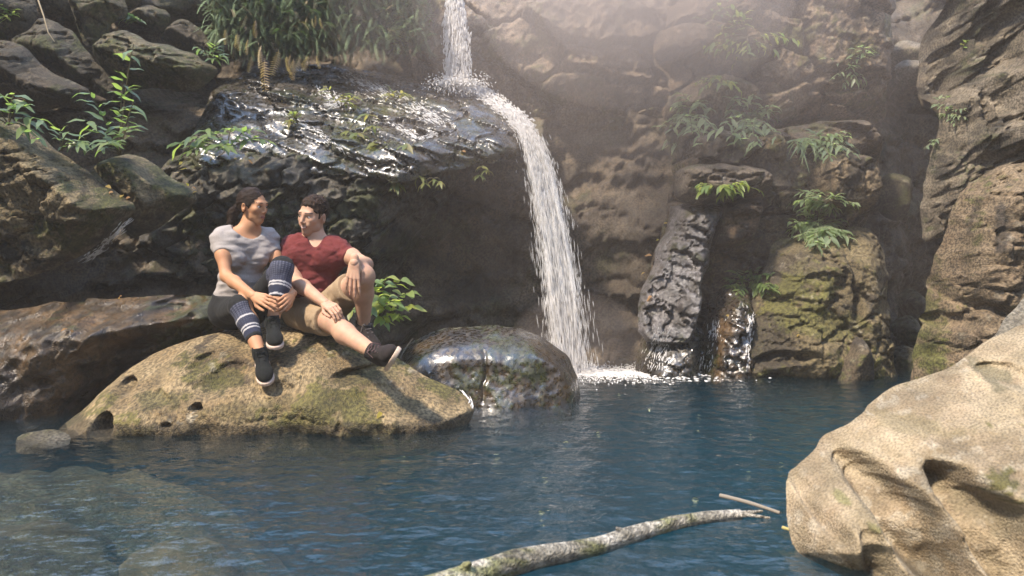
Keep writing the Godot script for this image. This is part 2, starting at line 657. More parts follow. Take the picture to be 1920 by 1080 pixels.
# ---------- materials ----------
func materials() -> void:
	low = make_noise(11, 1.1, 3)
	soft = make_noise(23, 1.0, 2)
	ridge = make_noise(37, 3.2, 3, FastNoiseLite.TYPE_SIMPLEX_SMOOTH, FastNoiseLite.FRACTAL_RIDGED)
	fine = make_noise(51, 14.0, 3)
	spots = make_noise(67, 26.0, 1, FastNoiseLite.TYPE_CELLULAR, FastNoiseLite.FRACTAL_NONE)
	spots.cellular_return_type = FastNoiseLite.RETURN_CELL_VALUE
	spots.domain_warp_enabled = true
	spots.domain_warp_amplitude = 0.02
	spots.domain_warp_frequency = 18.0
	blocks = make_noise(81, 2.6, 1, FastNoiseLite.TYPE_CELLULAR, FastNoiseLite.FRACTAL_NONE)
	blocks.cellular_return_type = FastNoiseLite.RETURN_CELL_VALUE
	blocks.cellular_jitter = 0.85
	blocks.cellular_distance_function = FastNoiseLite.DISTANCE_MANHATTAN
	joints = make_noise(81, 2.6, 1, FastNoiseLite.TYPE_CELLULAR, FastNoiseLite.FRACTAL_NONE)
	joints.cellular_return_type = FastNoiseLite.RETURN_DISTANCE2_SUB
	joints.cellular_jitter = 0.85
	joints.cellular_distance_function = FastNoiseLite.DISTANCE_MANHATTAN
	var grain := noise_tex(make_noise(3, 0.016, 6), 1024, [[0.0, grey(0.34)], [0.42, grey(0.74)], [0.6, grey(0.95)], [1.0, grey(1.0)]])
	var pores := noise_tex(make_noise(5, 0.035, 5), 1024, [[0.0, grey(0.0)], [0.35, grey(0.45)], [0.7, grey(0.7)], [1.0, grey(1.0)]])
	var sheen := noise_tex(make_noise(9, 0.02, 4), 512, [[0.0, grey(0.10)], [0.45, grey(0.22)], [0.6, grey(0.5)], [1.0, grey(0.85)]])
	var damp := noise_tex(make_noise(12, 0.012, 4), 512, [[0.0, grey(0.25)], [0.45, grey(0.45)], [0.6, grey(0.75)], [1.0, grey(0.9)]])
	var moist := noise_tex(make_noise(14, 0.010, 4), 512, [[0.0, grey(0.22)], [0.45, grey(0.34)], [0.6, grey(0.55)], [1.0, grey(0.85)]])
	var film := noise_tex(make_noise(18, 0.009, 4), 512, [[0.0, grey(0.0)], [0.46, grey(0.0)], [0.56, grey(1.0)], [1.0, grey(1.0)]])
	var blotch := noise_tex(make_noise(15, 0.012, 4), 512, [[0.0, Color(0.62, 0.62, 0.6)], [0.4, Color(0.86, 0.85, 0.82)], [0.65, grey(1.0)], [1.0, Color(1.0, 0.97, 0.92)]])
	for e in [["rock", 0.92, null, 1.5], ["rock_damp", 1.0, damp, 1.3], ["rock_wet", 1.0, sheen, 0.22], ["rock_moist", 1.0, moist, 0.7]]:
		var m := vertex_mat(e[1], 0.5)
		m.albedo_texture = grain
		m.uv1_triplanar = true
		m.uv1_world_triplanar = true
		m.uv1_scale = Vector3.ONE * 2.3
		m.detail_enabled = true
		m.detail_blend_mode = BaseMaterial3D.BLEND_MODE_MUL
		m.detail_albedo = blotch
		m.detail_uv_layer = BaseMaterial3D.DETAIL_UV_2
		m.uv2_triplanar = true
		m.uv2_world_triplanar = true
		m.uv2_scale = Vector3.ONE * 0.63
		m.uv1_triplanar_sharpness = 2.0
		m.heightmap_enabled = true
		m.heightmap_texture = pores
		m.heightmap_scale = e[3]
		if e[2]:
			m.roughness_texture = e[2]
			m.roughness_texture_channel = BaseMaterial3D.TEXTURE_CHANNEL_RED
		if e[0] == "rock_wet":
			m.metallic_specular = 0.75
			m.clearcoat_enabled = true
			m.clearcoat = 1.0
			m.clearcoat_roughness = 0.26
			m.clearcoat_texture = film
		M[e[0]] = m
	# smoother, water worn sandstone
	var worn: StandardMaterial3D = M["rock"].duplicate()
	worn.albedo_texture = noise_tex(make_noise(21, 0.03, 6), 1024, [[0.0, grey(0.5)], [0.42, grey(0.82)], [0.62, grey(0.97)], [1.0, grey(1.0)]])
	worn.heightmap_scale = 0.8
	worn.uv1_scale = Vector3.ONE * 2.9
	M["rock_worn"] = worn


# ---------- the rocks of the gorge ----------
const TAN := {"a": Color(0.41, 0.307, 0.168), "b": Color(0.271, 0.193, 0.098), "stain": Color(0.07, 0.051, 0.033), "moss": Color(0.111, 0.102, 0.025), "stain_at": 0.42, "moss_at": 0.34, "lichen_at": 0.66, "lichen": Color(0.41, 0.369, 0.279)}
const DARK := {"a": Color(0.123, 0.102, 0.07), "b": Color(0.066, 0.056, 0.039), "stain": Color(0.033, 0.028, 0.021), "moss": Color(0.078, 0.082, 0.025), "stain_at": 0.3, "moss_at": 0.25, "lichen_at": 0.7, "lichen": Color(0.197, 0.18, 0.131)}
const WET := {"a": Color(0.082, 0.066, 0.046), "b": Color(0.045, 0.036, 0.026), "stain": Color(0.023, 0.019, 0.015), "moss": Color(0.049, 0.051, 0.016), "stain_at": 0.3, "moss_at": 0.32, "lichen_at": 1.0}
const UMBER := {"a": Color(0.139, 0.086, 0.041), "b": Color(0.061, 0.041, 0.023), "stain": Color(0.025, 0.019, 0.014), "moss": Color(0.057, 0.061, 0.016), "stain_at": 0.2, "moss_at": 0.4, "lichen_at": 0.75, "lichen": Color(0.205, 0.164, 0.107)}
const OLIVE := {"a": Color(0.164, 0.135, 0.078), "b": Color(0.086, 0.072, 0.041), "stain": Color(0.033, 0.028, 0.02), "moss": Color(0.082, 0.086, 0.023), "stain_at": 0.3, "moss_at": 0.2, "lichen_at": 0.66, "lichen": Color(0.295, 0.262, 0.18)}
const BUFF := {"a": Color(0.287, 0.217, 0.131), "b": Color(0.189, 0.139, 0.082), "stain": Color(0.061, 0.049, 0.037), "moss": Color(0.131, 0.127, 0.037), "stain_at": 0.32, "moss_at": 0.36, "lichen_at": 0.72, "lichen": Color(0.344, 0.303, 0.23)}
const PALE := {"a": Color(0.328, 0.291, 0.23), "b": Color(0.221, 0.184, 0.135), "stain": Color(0.082, 0.07, 0.053), "moss": Color(0.098, 0.102, 0.041), "stain_at": 0.34, "moss_at": 0.45, "lichen_at": 0.75, "lichen": Color(0.41, 0.377, 0.312)}


func mix_pal(p: Dictionary, more: Dictionary) -> Dictionary:
	var d := p.duplicate()
	d.merge(more, true)
	return d


func cliff_rocks() -> void:
	# --- the upper cliff behind the falling water (setting) ---
	rock("cliff_upper", [770, -60, 1010, -60, 1400, -60, 1400, 60, 1380, 240, 1240, 275, 1200, 262, 1090, 262, 985, 240, 900, 180, 830, 165, 780, 150, 760, 60], 8.75, {
		"T": 0.45, "R": 0.5, "res": 0.016, "strata": 0.06, "layer": 0.3, "block": 0.2, "f_block": 0.5, "lo": 0.09, "ridge": 0.04, "fine": 0.022, "seed": 1, "back": 0.7, "mat": "rock_damp",
		"pal": mix_pal(BUFF, {"a": Color(0.377, 0.283, 0.197), "b": Color(0.271, 0.193, 0.127), "stain_at": 0.34, "lichen_at": 0.66}), "kind": "structure", "label": "brown upper cliff right behind the top of the waterfall"})
	# --- the wet ledge that the water slides over ---
	rock("wet_ledge", [362, 345, 335, 300, 380, 215, 400, 160, 500, 128, 620, 118, 720, 138, 800, 155, 880, 165, 960, 200, 1010, 250, 1000, 290, 960, 300, 880, 312, 815, 322, 760, 345, 690, 330, 600, 325, 520, 316, 440, 326], 7.55, {
		"T": 0.28, "R": 0.3, "sy": -1.45, "sx": -0.1, "res": 0.011, "strata": 0.035, "layer": 0.16, "dip": 0.3, "block": 0.045, "f_block": 1.2, "flow": 3.0, "flow_dir": -28.0, "lo": 0.13, "ridge": 0.03, "fine": 0.006, "seed": 2, "back": 0.9, "mat": "rock_wet", "f_lo": 1.4,
		"pal": mix_pal(WET, {"moss_at": 0.22}), "category": "rock ledge", "label": "broad wet dark rock ledge that the stream slides down, shining with sky light"})
	# --- the top corner: jumbled blocks ---
	var blocks := [
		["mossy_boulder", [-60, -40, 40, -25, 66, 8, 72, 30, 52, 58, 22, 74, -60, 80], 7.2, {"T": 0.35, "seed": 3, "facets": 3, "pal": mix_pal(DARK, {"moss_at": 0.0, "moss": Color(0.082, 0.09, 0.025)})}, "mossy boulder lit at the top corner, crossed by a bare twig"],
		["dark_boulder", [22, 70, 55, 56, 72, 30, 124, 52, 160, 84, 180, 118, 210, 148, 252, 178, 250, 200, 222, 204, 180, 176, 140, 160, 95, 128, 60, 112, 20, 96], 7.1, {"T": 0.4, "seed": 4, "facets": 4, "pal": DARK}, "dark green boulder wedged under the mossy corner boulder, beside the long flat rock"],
		["split_block", [68, -40, 128, -40, 136, 8, 130, 30, 108, 30, 80, 24, 68, 6], 7.6, {"T": 0.25, "seed": 5, "facets": 3, "pal": mix_pal(OLIVE, {"moss_at": 0.05})}, "small squarish greenish block over the dark boulder"],
		["split_block", [126, -40, 190, -45, 226, -10, 244, 22, 242, 30, 214, 38, 200, 66, 184, 84, 172, 90, 152, 76, 136, 40, 130, 16], 7.5, {"T": 0.35, "seed": 6, "facets": 4, "pal": mix_pal(OLIVE, {"moss_at": 0.12})}, "upright wedge block with mossy face above the long flat rock's left end"],
		["split_block", [196, -45, 262, -45, 276, -5, 244, 24, 224, 8], 7.9, {"T": 0.25, "seed": 7, "facets": 3, "pal": OLIVE}, "narrow slanting block at the top edge beside the upright wedge block"],
		["fallen_block", [240, 28, 276, 4, 320, 22, 322, 50, 304, 64, 266, 48, 226, 42], 7.9, {"T": 0.25, "seed": 8, "facets": 3, "pal": mix_pal(OLIVE, {"b": Color(0.074, 0.061, 0.041)})}, "brown block lying behind the long flat rock, near the fern bank"],
		["fallen_block", [318, 40, 346, 36, 368, 52, 386, 70, 408, 84, 404, 104, 386, 112, 368, 104, 322, 84, 296, 68], 7.95, {"T": 0.3, "seed": 9, "facets": 3, "pal": mix_pal(OLIVE, {"a": Color(0.123, 0.098, 0.066), "moss_at": 0.3})}, "rounded brown block beside the fern bank with dead fronds"],
		["flat_rock", [174, 100, 185, 83, 207, 61, 230, 57, 259, 68, 281, 80, 318, 87, 367, 105, 372, 112, 407, 128, 405, 141, 385, 163, 363, 173, 315, 171, 281, 165, 237, 159, 211, 143, 189, 122], 7.2, {"T": 0.45, "R": 0.3, "seed": 10, "res": 0.011, "planes": [[100, 0.6, 0.9], [-75, 0.55, 0.85]], "ridge": 0.05, "pal": mix_pal(OLIVE, {"a": Color(0.205, 0.168, 0.094), "moss_at": 0.1, "lichen_at": 0.5}), "cracks": [[283, 82, 290, 108, 3, 0.06], [300, 112, 366, 112, 3, 0.05]]}, "long flat rock with mossy top jutting over a dark gap"],
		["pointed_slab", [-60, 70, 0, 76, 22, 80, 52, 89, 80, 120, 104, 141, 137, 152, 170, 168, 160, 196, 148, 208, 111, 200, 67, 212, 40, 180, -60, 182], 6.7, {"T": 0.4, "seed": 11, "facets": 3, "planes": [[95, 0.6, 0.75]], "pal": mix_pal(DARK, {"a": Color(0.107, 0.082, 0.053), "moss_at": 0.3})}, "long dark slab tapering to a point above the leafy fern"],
	]
	for b in blocks:
		var o: Dictionary = b[3]
		o.merge({"category": "rock", "label": b[4], "block": 0.055, "f_block": 1.7, "warp": 0.03, "mat": o.get("mat", "rock"), "group": "jumbled blocks over the fall's near bank"})
		rock(b[0], b[1], b[2], o)
	# --- near bank: tilted blocks behind the people ---
	rock("tilted_block", [-90, 214, 0, 220, 22, 222, 42, 229, 64, 244, 86, 263, 122, 289, 160, 319, 193, 345, 222, 367, 256, 389, 241, 411, 212, 440, 170, 470, 130, 491, 60, 516, 0, 531, -90, 540], 5.7, {
		"T": 0.5, "R": 0.25, "res": 0.011, "seed": 12, "planes": [[60, 0.55, 0.62], [-70, 0.35, 0.9]], "lo": 0.07, "ridge": 0.04, "fine": 0.012, "block": 0.05, "f_block": 1.2, "back": 0.8,
		"cracks": [[0, 300, 90, 300, 3, 0.04], [90, 300, 110, 330, 3, 0.04], [60, 340, 55, 380, 3, 0.03]],
		"pal": mix_pal(OLIVE, {"a": Color(0.279, 0.217, 0.123), "b": Color(0.156, 0.123, 0.07), "stain_at": 0.2, "streak": 0.3, "moss_at": 0.32}),
		"category": "rock", "label": "large tilted sandstone block with a pale upper edge, over the wet brown bulge"})
	rock("wedge_block", [178, 322, 207, 296, 237, 285, 267, 292, 296, 311, 333, 337, 376, 368, 352, 392, 326, 408, 290, 432, 250, 452, 236, 430, 256, 391, 222, 366], 6.1, {
		"T": 0.4, "R": 0.2, "res": 0.011, "seed": 13, "planes": [[50, 0.6, 0.7], [200, 0.5, 0.8]], "ridge": 0.04,
		"pal": mix_pal(OLIVE, {"a": Color(0.254, 0.201, 0.115), "b": Color(0.139, 0.111, 0.066), "stain_at": 0.22}),
		"category": "rock", "label": "wedge shaped block between the large tilted block and the ledge, pale along its slope"})
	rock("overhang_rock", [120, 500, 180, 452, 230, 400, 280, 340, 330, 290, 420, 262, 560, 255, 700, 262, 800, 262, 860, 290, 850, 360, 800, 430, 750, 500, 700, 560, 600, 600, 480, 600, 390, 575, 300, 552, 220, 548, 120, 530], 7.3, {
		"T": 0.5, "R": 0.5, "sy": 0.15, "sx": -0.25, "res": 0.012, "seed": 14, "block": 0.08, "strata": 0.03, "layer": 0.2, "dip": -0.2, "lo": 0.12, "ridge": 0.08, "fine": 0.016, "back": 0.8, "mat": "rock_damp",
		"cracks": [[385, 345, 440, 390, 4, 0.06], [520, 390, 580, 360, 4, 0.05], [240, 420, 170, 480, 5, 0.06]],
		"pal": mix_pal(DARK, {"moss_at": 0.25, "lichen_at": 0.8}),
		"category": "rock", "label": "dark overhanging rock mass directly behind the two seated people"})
	rock("wet_bulge", [-90, 610, -20, 585, 60, 575, 110, 566, 180, 560, 270, 555, 340, 548, 420, 560, 440, 610, 350, 645, 280, 660, 230, 695, 190, 728, 150, 775, 130, 830, 60, 860, -90, 870], 5.5, {
		"T": 0.45, "R": 0.4, "sy": -0.35, "res": 0.011, "seed": 15, "lo": 0.13, "ridge": 0.05, "fine": 0.012, "f_lo": 1.6, "back": 0.8, "mat": "rock_moist",
		"pits": [[85, 580, 16, 34, 0.16], [300, 575, 45, 18, 0.12, -10], [72, 718, 14, 10, 0.05]],
		"pal": UMBER, "category": "rock", "label": "glossy wet brown rock bulge at the waterline behind the people's boulder"})
	# --- far bank: the buttress right of the fall ---
	rock("upper_buttress", [1262, -60, 1420, -60, 1640, -60, 1662, -20, 1666, 60, 1670, 130, 1658, 200, 1652, 238, 1560, 246, 1500, 236, 1440, 256, 1380, 240, 1330, 268, 1290, 250, 1236, 226, 1262, 170, 1222, 110, 1246, 40], 8.3, {
		"T": 0.5, "R": 0.3, "res": 0.014, "seed": 16, "strata": 0.07, "layer": 0.45, "block": 0.24, "f_block": 0.5, "facets": 0, "warp": 0.06, "lo": 0.07, "ridge": 0.035, "fine": 0.022, "back": 0.8,
		"cracks": [[1520, 172, 1650, 155, 5, 0.12], [1380, 140, 1450, 170, 10, 0.12]],
		"pal": mix_pal(BUFF, {"a": Color(0.361, 0.267, 0.176), "b": Color(0.246, 0.172, 0.111), "lichen_at": 0.55}), "category": "rock wall", "label": "tall buff rock buttress rising between the fall and the dark cleft"})
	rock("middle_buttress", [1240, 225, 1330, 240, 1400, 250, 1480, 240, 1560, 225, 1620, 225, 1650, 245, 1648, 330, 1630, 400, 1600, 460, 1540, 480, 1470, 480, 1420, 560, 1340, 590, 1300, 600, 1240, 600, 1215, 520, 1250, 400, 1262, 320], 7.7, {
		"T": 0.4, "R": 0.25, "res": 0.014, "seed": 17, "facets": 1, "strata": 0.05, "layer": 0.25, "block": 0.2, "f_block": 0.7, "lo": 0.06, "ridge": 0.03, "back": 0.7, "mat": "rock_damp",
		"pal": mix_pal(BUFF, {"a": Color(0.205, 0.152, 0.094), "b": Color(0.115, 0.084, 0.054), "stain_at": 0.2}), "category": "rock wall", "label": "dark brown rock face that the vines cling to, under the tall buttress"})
	var far := [
		["square_boulder", [1392, 268, 1420, 252, 1462, 254, 1474, 268, 1472, 312, 1436, 318, 1398, 312], 7.45, {"T": 0.3, "R": 0.12, "seed": 18, "facets": 2, "pal": mix_pal(BUFF, {"a": Color(0.271, 0.197, 0.098)})}, "squarish tan boulder sitting among the vines above the cracked ledge block"],
		["column_block", [1514, 300, 1560, 286, 1606, 284, 1634, 300, 1642, 350, 1636, 392, 1590, 398, 1516, 396], 7.42, {"T": 0.4, "R": 0.15, "seed": 19, "facets": 3, "pal": mix_pal(BUFF, {"stain_at": 0.1})}, "tan column block beside the dark cleft, vines along its foot"],
		["shadow_block", [1474, 300, 1514, 296, 1514, 398, 1472, 402, 1460, 360], 7.6, {"T": 0.2, "R": 0.1, "seed": 40, "facets": 1, "mat": "rock_damp", "pal": OLIVE}, "narrow dark upright block squeezed between the tan column and the square boulder"],
		["cracked_block", [1266, 335, 1278, 314, 1321, 307, 1372, 312, 1419, 308, 1446, 324, 1444, 350, 1425, 362, 1360, 384, 1269, 381, 1258, 356], 7.3, {"T": 0.4, "R": 0.12, "seed": 20, "planes": [[90, 0.7, 0.8], [-80, 0.4, 0.95]], "strata": 0.05, "layer": 0.07, "pal": mix_pal(PALE, {"a": Color(0.23, 0.184, 0.135), "b": Color(0.156, 0.123, 0.09)}), "cracks": [[1320, 340, 1440, 330, 3, 0.05], [1340, 325, 1420, 318, 2, 0.04]]}, "grey brown block split by level cracks, top of the slick slab"],
		["brown_block", [1350, 384, 1419, 366, 1430, 384, 1422, 428, 1412, 452, 1380, 462, 1344, 466, 1336, 440], 7.3, {"T": 0.35, "R": 0.12, "seed": 21, "facets": 3, "strata": 0.04, "layer": 0.08, "pal": mix_pal(BUFF, {"a": Color(0.189, 0.123, 0.07), "b": Color(0.107, 0.07, 0.041)})}, "rusty brown block overhanging a dark hollow beside the slick slab"],
		["slick_slab", [1262, 380, 1352, 382, 1354, 402, 1339, 440, 1327, 492, 1316, 521, 1306, 640, 1250, 650, 1196, 640, 1194, 555, 1218, 509, 1246, 440, 1256, 400], 7.3, {"T": 0.35, "R": 0.14, "sy": -0.45, "seed": 22, "mat": "rock_moist", "ridge": 0.012, "lo": 0.05, "block": 0.06, "fine": 0.006, "planes": [[20, 0.4, 0.85]], "pal": mix_pal(WET, {"a": Color(0.20, 0.19, 0.195), "b": Color(0.172, 0.156, 0.152), "stain": Color(0.082, 0.07, 0.061), "moss_at": 0.4})}, "tall slick grey slab, wet and bluish with sky light, beside the fall"],
		["black_rock", [1206, 628, 1232, 606, 1290, 602, 1326, 616, 1322, 660, 1310, 740, 1186, 740, 1190, 690], 7.3, {"T": 0.4, "R": 0.2, "sy": -0.5, "seed": 23, "mat": "rock_wet", "pal": WET}, "black wet rock at the waterline under the slick slab"],
		["water_stained_block", [1318, 600, 1330, 566, 1345, 546, 1374, 534, 1408, 552, 1416, 600, 1412, 740, 1300, 740, 1310, 660], 7.35, {"T": 0.4, "R": 0.18, "sy": -0.25, "seed": 24, "mat": "rock_wet", "strata": 0.06, "layer": 0.12, "pal": mix_pal(UMBER, {"b": Color(0.041, 0.029, 0.018)})}, "water stained brown block at the waterline between the black foot and the big mossy rock"],
	]
	for b in far:
		var o: Dictionary = b[3]
		o.merge({"category": "rock", "label": b[4], "res": 0.011, "back": 0.5, "block": 0.045, "f_block": 1.6, "warp": 0.03, "group": "blocks of the far bank"})
		rock(b[0], b[1], b[2], o)
	rock("mossy_buttress", [1444, 470, 1461, 446, 1510, 430, 1560, 430, 1592, 424, 1640, 428, 1656, 470, 1662, 522, 1660, 573, 1668, 624, 1676, 658, 1676, 740, 1345, 740, 1362, 660, 1392, 600, 1412, 560, 1434, 516], 7.25, {
		"T": 0.5, "R": 0.5, "sy": -0.25, "warp": 0.04, "res": 0.011, "seed": 25, "planes": [[170, 0.35, 0.9]], "block": 0.04, "lo": 0.1, "ridge": 0.04, "fine": 0.012, "strata": 0.03, "layer": 0.18,
		"pits": [[1612, 580, 10, 22, 0.1, 10], [1478, 674, 46, 10, 0.12, -8], [1575, 540, 12, 9, 0.05]],
		"cracks": [[1598, 450, 1610, 540, 6, 0.06], [1470, 560, 1560, 540, 4, 0.03], [1545, 640, 1590, 610, 5, 0.05], [1590, 610, 1640, 660, 4, 0.05]],
		"pal": mix_pal(BUFF, {"a": Color(0.246, 0.193, 0.102), "b": Color(0.164, 0.127, 0.066), "moss_at": 0.12, "moss": Color(0.156, 0.148, 0.037), "stain_at": 0.3, "patches": [[1440, 640, 50, 60, Color(0.057, 0.045, 0.033), 0.8], [1500, 500, 60, 30, Color(0.123, 0.098, 0.066), 0.6], [1570, 610, 90, 22, Color(0.164, 0.156, 0.041), 0.7]]}),
		"category": "rock", "label": "big yellow green mossy rock standing in the water left of the dark cleft"})
	rock("triangular_rock", [1548, 730, 1560, 690, 1578, 652, 1592, 630, 1622, 636, 1632, 660, 1640, 730], 6.85, {
		"T": 0.3, "R": 0.15, "seed": 26, "planes": [[150, 0.6, 0.7], [20, 0.5, 0.8]], "pal": mix_pal(BUFF, {"a": Color(0.164, 0.123, 0.074), "b": Color(0.115, 0.086, 0.053)}), "category": "rock", "label": "triangular brown rock leaning on the foot of the mossy rock at the waterline"})
	# --- the cleft ---
	var cleft := [
		["chockstone", [1649, 351, 1653, 331, 1670, 323, 1695, 330, 1706, 352, 1700, 402, 1678, 414, 1655, 405, 1646, 377], 7.9, {"T": 0.3, "R": 0.14, "seed": 27, "pal": mix_pal(OLIVE, {"a": Color(0.18, 0.148, 0.094)})}, "rounded chockstone jammed in the mouth of the dark cleft"],
		["pale_boulder", [1660, 98, 1678, 82, 1700, 76, 1745, 88, 1760, 110, 1755, 138, 1700, 142, 1672, 128], 8.7, {"T": 0.4, "R": 0.2, "seed": 28, "pal": PALE}, "upper pale boulder lodged across the top of the cleft"],
		["pale_boulder", [1676, 128, 1695, 112, 1722, 112, 1748, 132, 1752, 152, 1715, 166, 1684, 152], 8.4, {"T": 0.35, "R": 0.18, "seed": 29, "pal": mix_pal(PALE, {"a": Color(0.377, 0.353, 0.312)})}, "lower pale boulder, lightest stone lodged in the cleft"],
		["cleft_stone", [1676, 600, 1700, 590, 1724, 606, 1726, 640, 1706, 656, 1676, 650, 1668, 624], 8.0, {"T": 0.25, "R": 0.12, "seed": 30, "pal": OLIVE, "mat": "rock_damp"}, "dark rounded stone at the foot of the cleft, above the water"],
		["cleft_stone", [1660, 660, 1690, 648, 1716, 654, 1722, 684, 1710, 725, 1660, 725], 7.7, {"T": 0.25, "R": 0.12, "seed": 31, "pal": OLIVE, "mat": "rock_damp"}, "dark stone half in the water at the cleft's mouth"],
		["cleft_stone", [1672, 560, 1704, 536, 1730, 556, 1728, 596, 1690, 604], 8.5, {"T": 0.25, "R": 0.12, "seed": 32, "pal": OLIVE, "mat": "rock_damp"}, "dark stone leaning deeper in the cleft, above the other two"],
	]
	for b in cleft:
		var o: Dictionary = b[3]
		o.merge({"category": "rock", "label": b[4], "res": 0.014, "back": 0.4, "group": "stones caught in the cleft"})
		rock(b[0], b[1], b[2], o)
	# --- the near wall on the sunny side ---
	rock("rock_wall", [1776, -60, 2150, -60, 2150, 440, 2000, 430, 1870, 410, 1836, 404, 1805, 418, 1765, 446, 1730, 456, 1726, 405, 1732, 336, 1756, 262, 1768, 150, 1772, 50], 6.9, {
		"T": 0.6, "R": 0.4, "sx": 0.75, "res": 0.014, "seed": 33, "block": 0.1, "lo": 0.2, "ridge": 0.10, "fine": 0.02, "f_lo": 1.6, "strata": 0.07, "layer": 0.26, "dip": -0.9, "back": 0.9,
		"pits": [[1850, 70, 62, 95, 0.45, 20], [1790, 155, 30, 16, 0.15, -30], [1775, 190, 26, 14, 0.12, -20], [1760, 225, 14, 10, 0.1], [1868, 280, 18, 26, 0.15, 20], [1900, 310, 24, 22, 0.18], [1740, 370, 10, 26, 0.1], [1905, 225, 20, 10, 0.12]],
		"cracks": [[1840, 140, 1800, 240, 6, 0.08], [1800, 240, 1770, 330, 5, 0.06]],
		"pal": mix_pal(PALE, {"a": Color(0.279, 0.23, 0.164), "b": Color(0.164, 0.131, 0.09), "stain_at": 0.22, "streak": 0.2, "moss_at": 0.4}), "category": "rock wall", "label": "pale weathered rock wall with hollows, above the overhang right of the cleft"})
	rock("rock_wall", [1800, 350, 1900, 300, 2150, 300, 2150, 760, 1860, 740, 1760, 735, 1700, 735, 1718, 640, 1734, 590, 1742, 525, 1756, 470, 1782, 410], 6.55, {
		"T": 0.4, "R": 0.22, "sx": 0.6, "sy": 0.1, "res": 0.012, "seed": 34, "block": 0.05, "lo": 0.12, "ridge": 0.06, "fine": 0.014, "back": 0.8,
		"pits": [[1800, 604, 26, 14, 0.14], [1752, 618, 8, 9, 0.08], [1865, 580, 40, 10, 0.1, 20], [1790, 540, 8, 26, 0.06, -30]],
		"cracks": [[1790, 545, 1820, 590, 4, 0.06], [1820, 590, 1880, 575, 5, 0.06]],
		"pal": mix_pal(BUFF, {"a": Color(0.295, 0.221, 0.139), "b": Color(0.213, 0.156, 0.098), "stain_at": 0.4, "moss_at": 0.5, "patches": [[1745, 590, 34, 110, Color(0.164, 0.164, 0.045), 0.75], [1730, 665, 50, 40, Color(0.156, 0.164, 0.033), 0.8]]}), "category": "rock wall", "label": "buff lower rock wall with a yellow green foot, right of the cleft mouth"})
	rock("bank_ridge", [1836, 668, 1862, 632, 1890, 590, 1925, 552, 2000, 510, 2150, 500, 2150, 760, 1836, 740], 4.7, {
		"T": 0.35, "R": 0.3, "sy": -0.7, "res": 0.013, "seed": 35, "strata": 0.04, "layer": 0.12, "dip": -0.6, "pal": mix_pal(PALE, {"b": Color(0.18, 0.156, 0.115)}), "category": "rock", "label": "grey brown ridge of rock just behind the large sunlit boulder"})


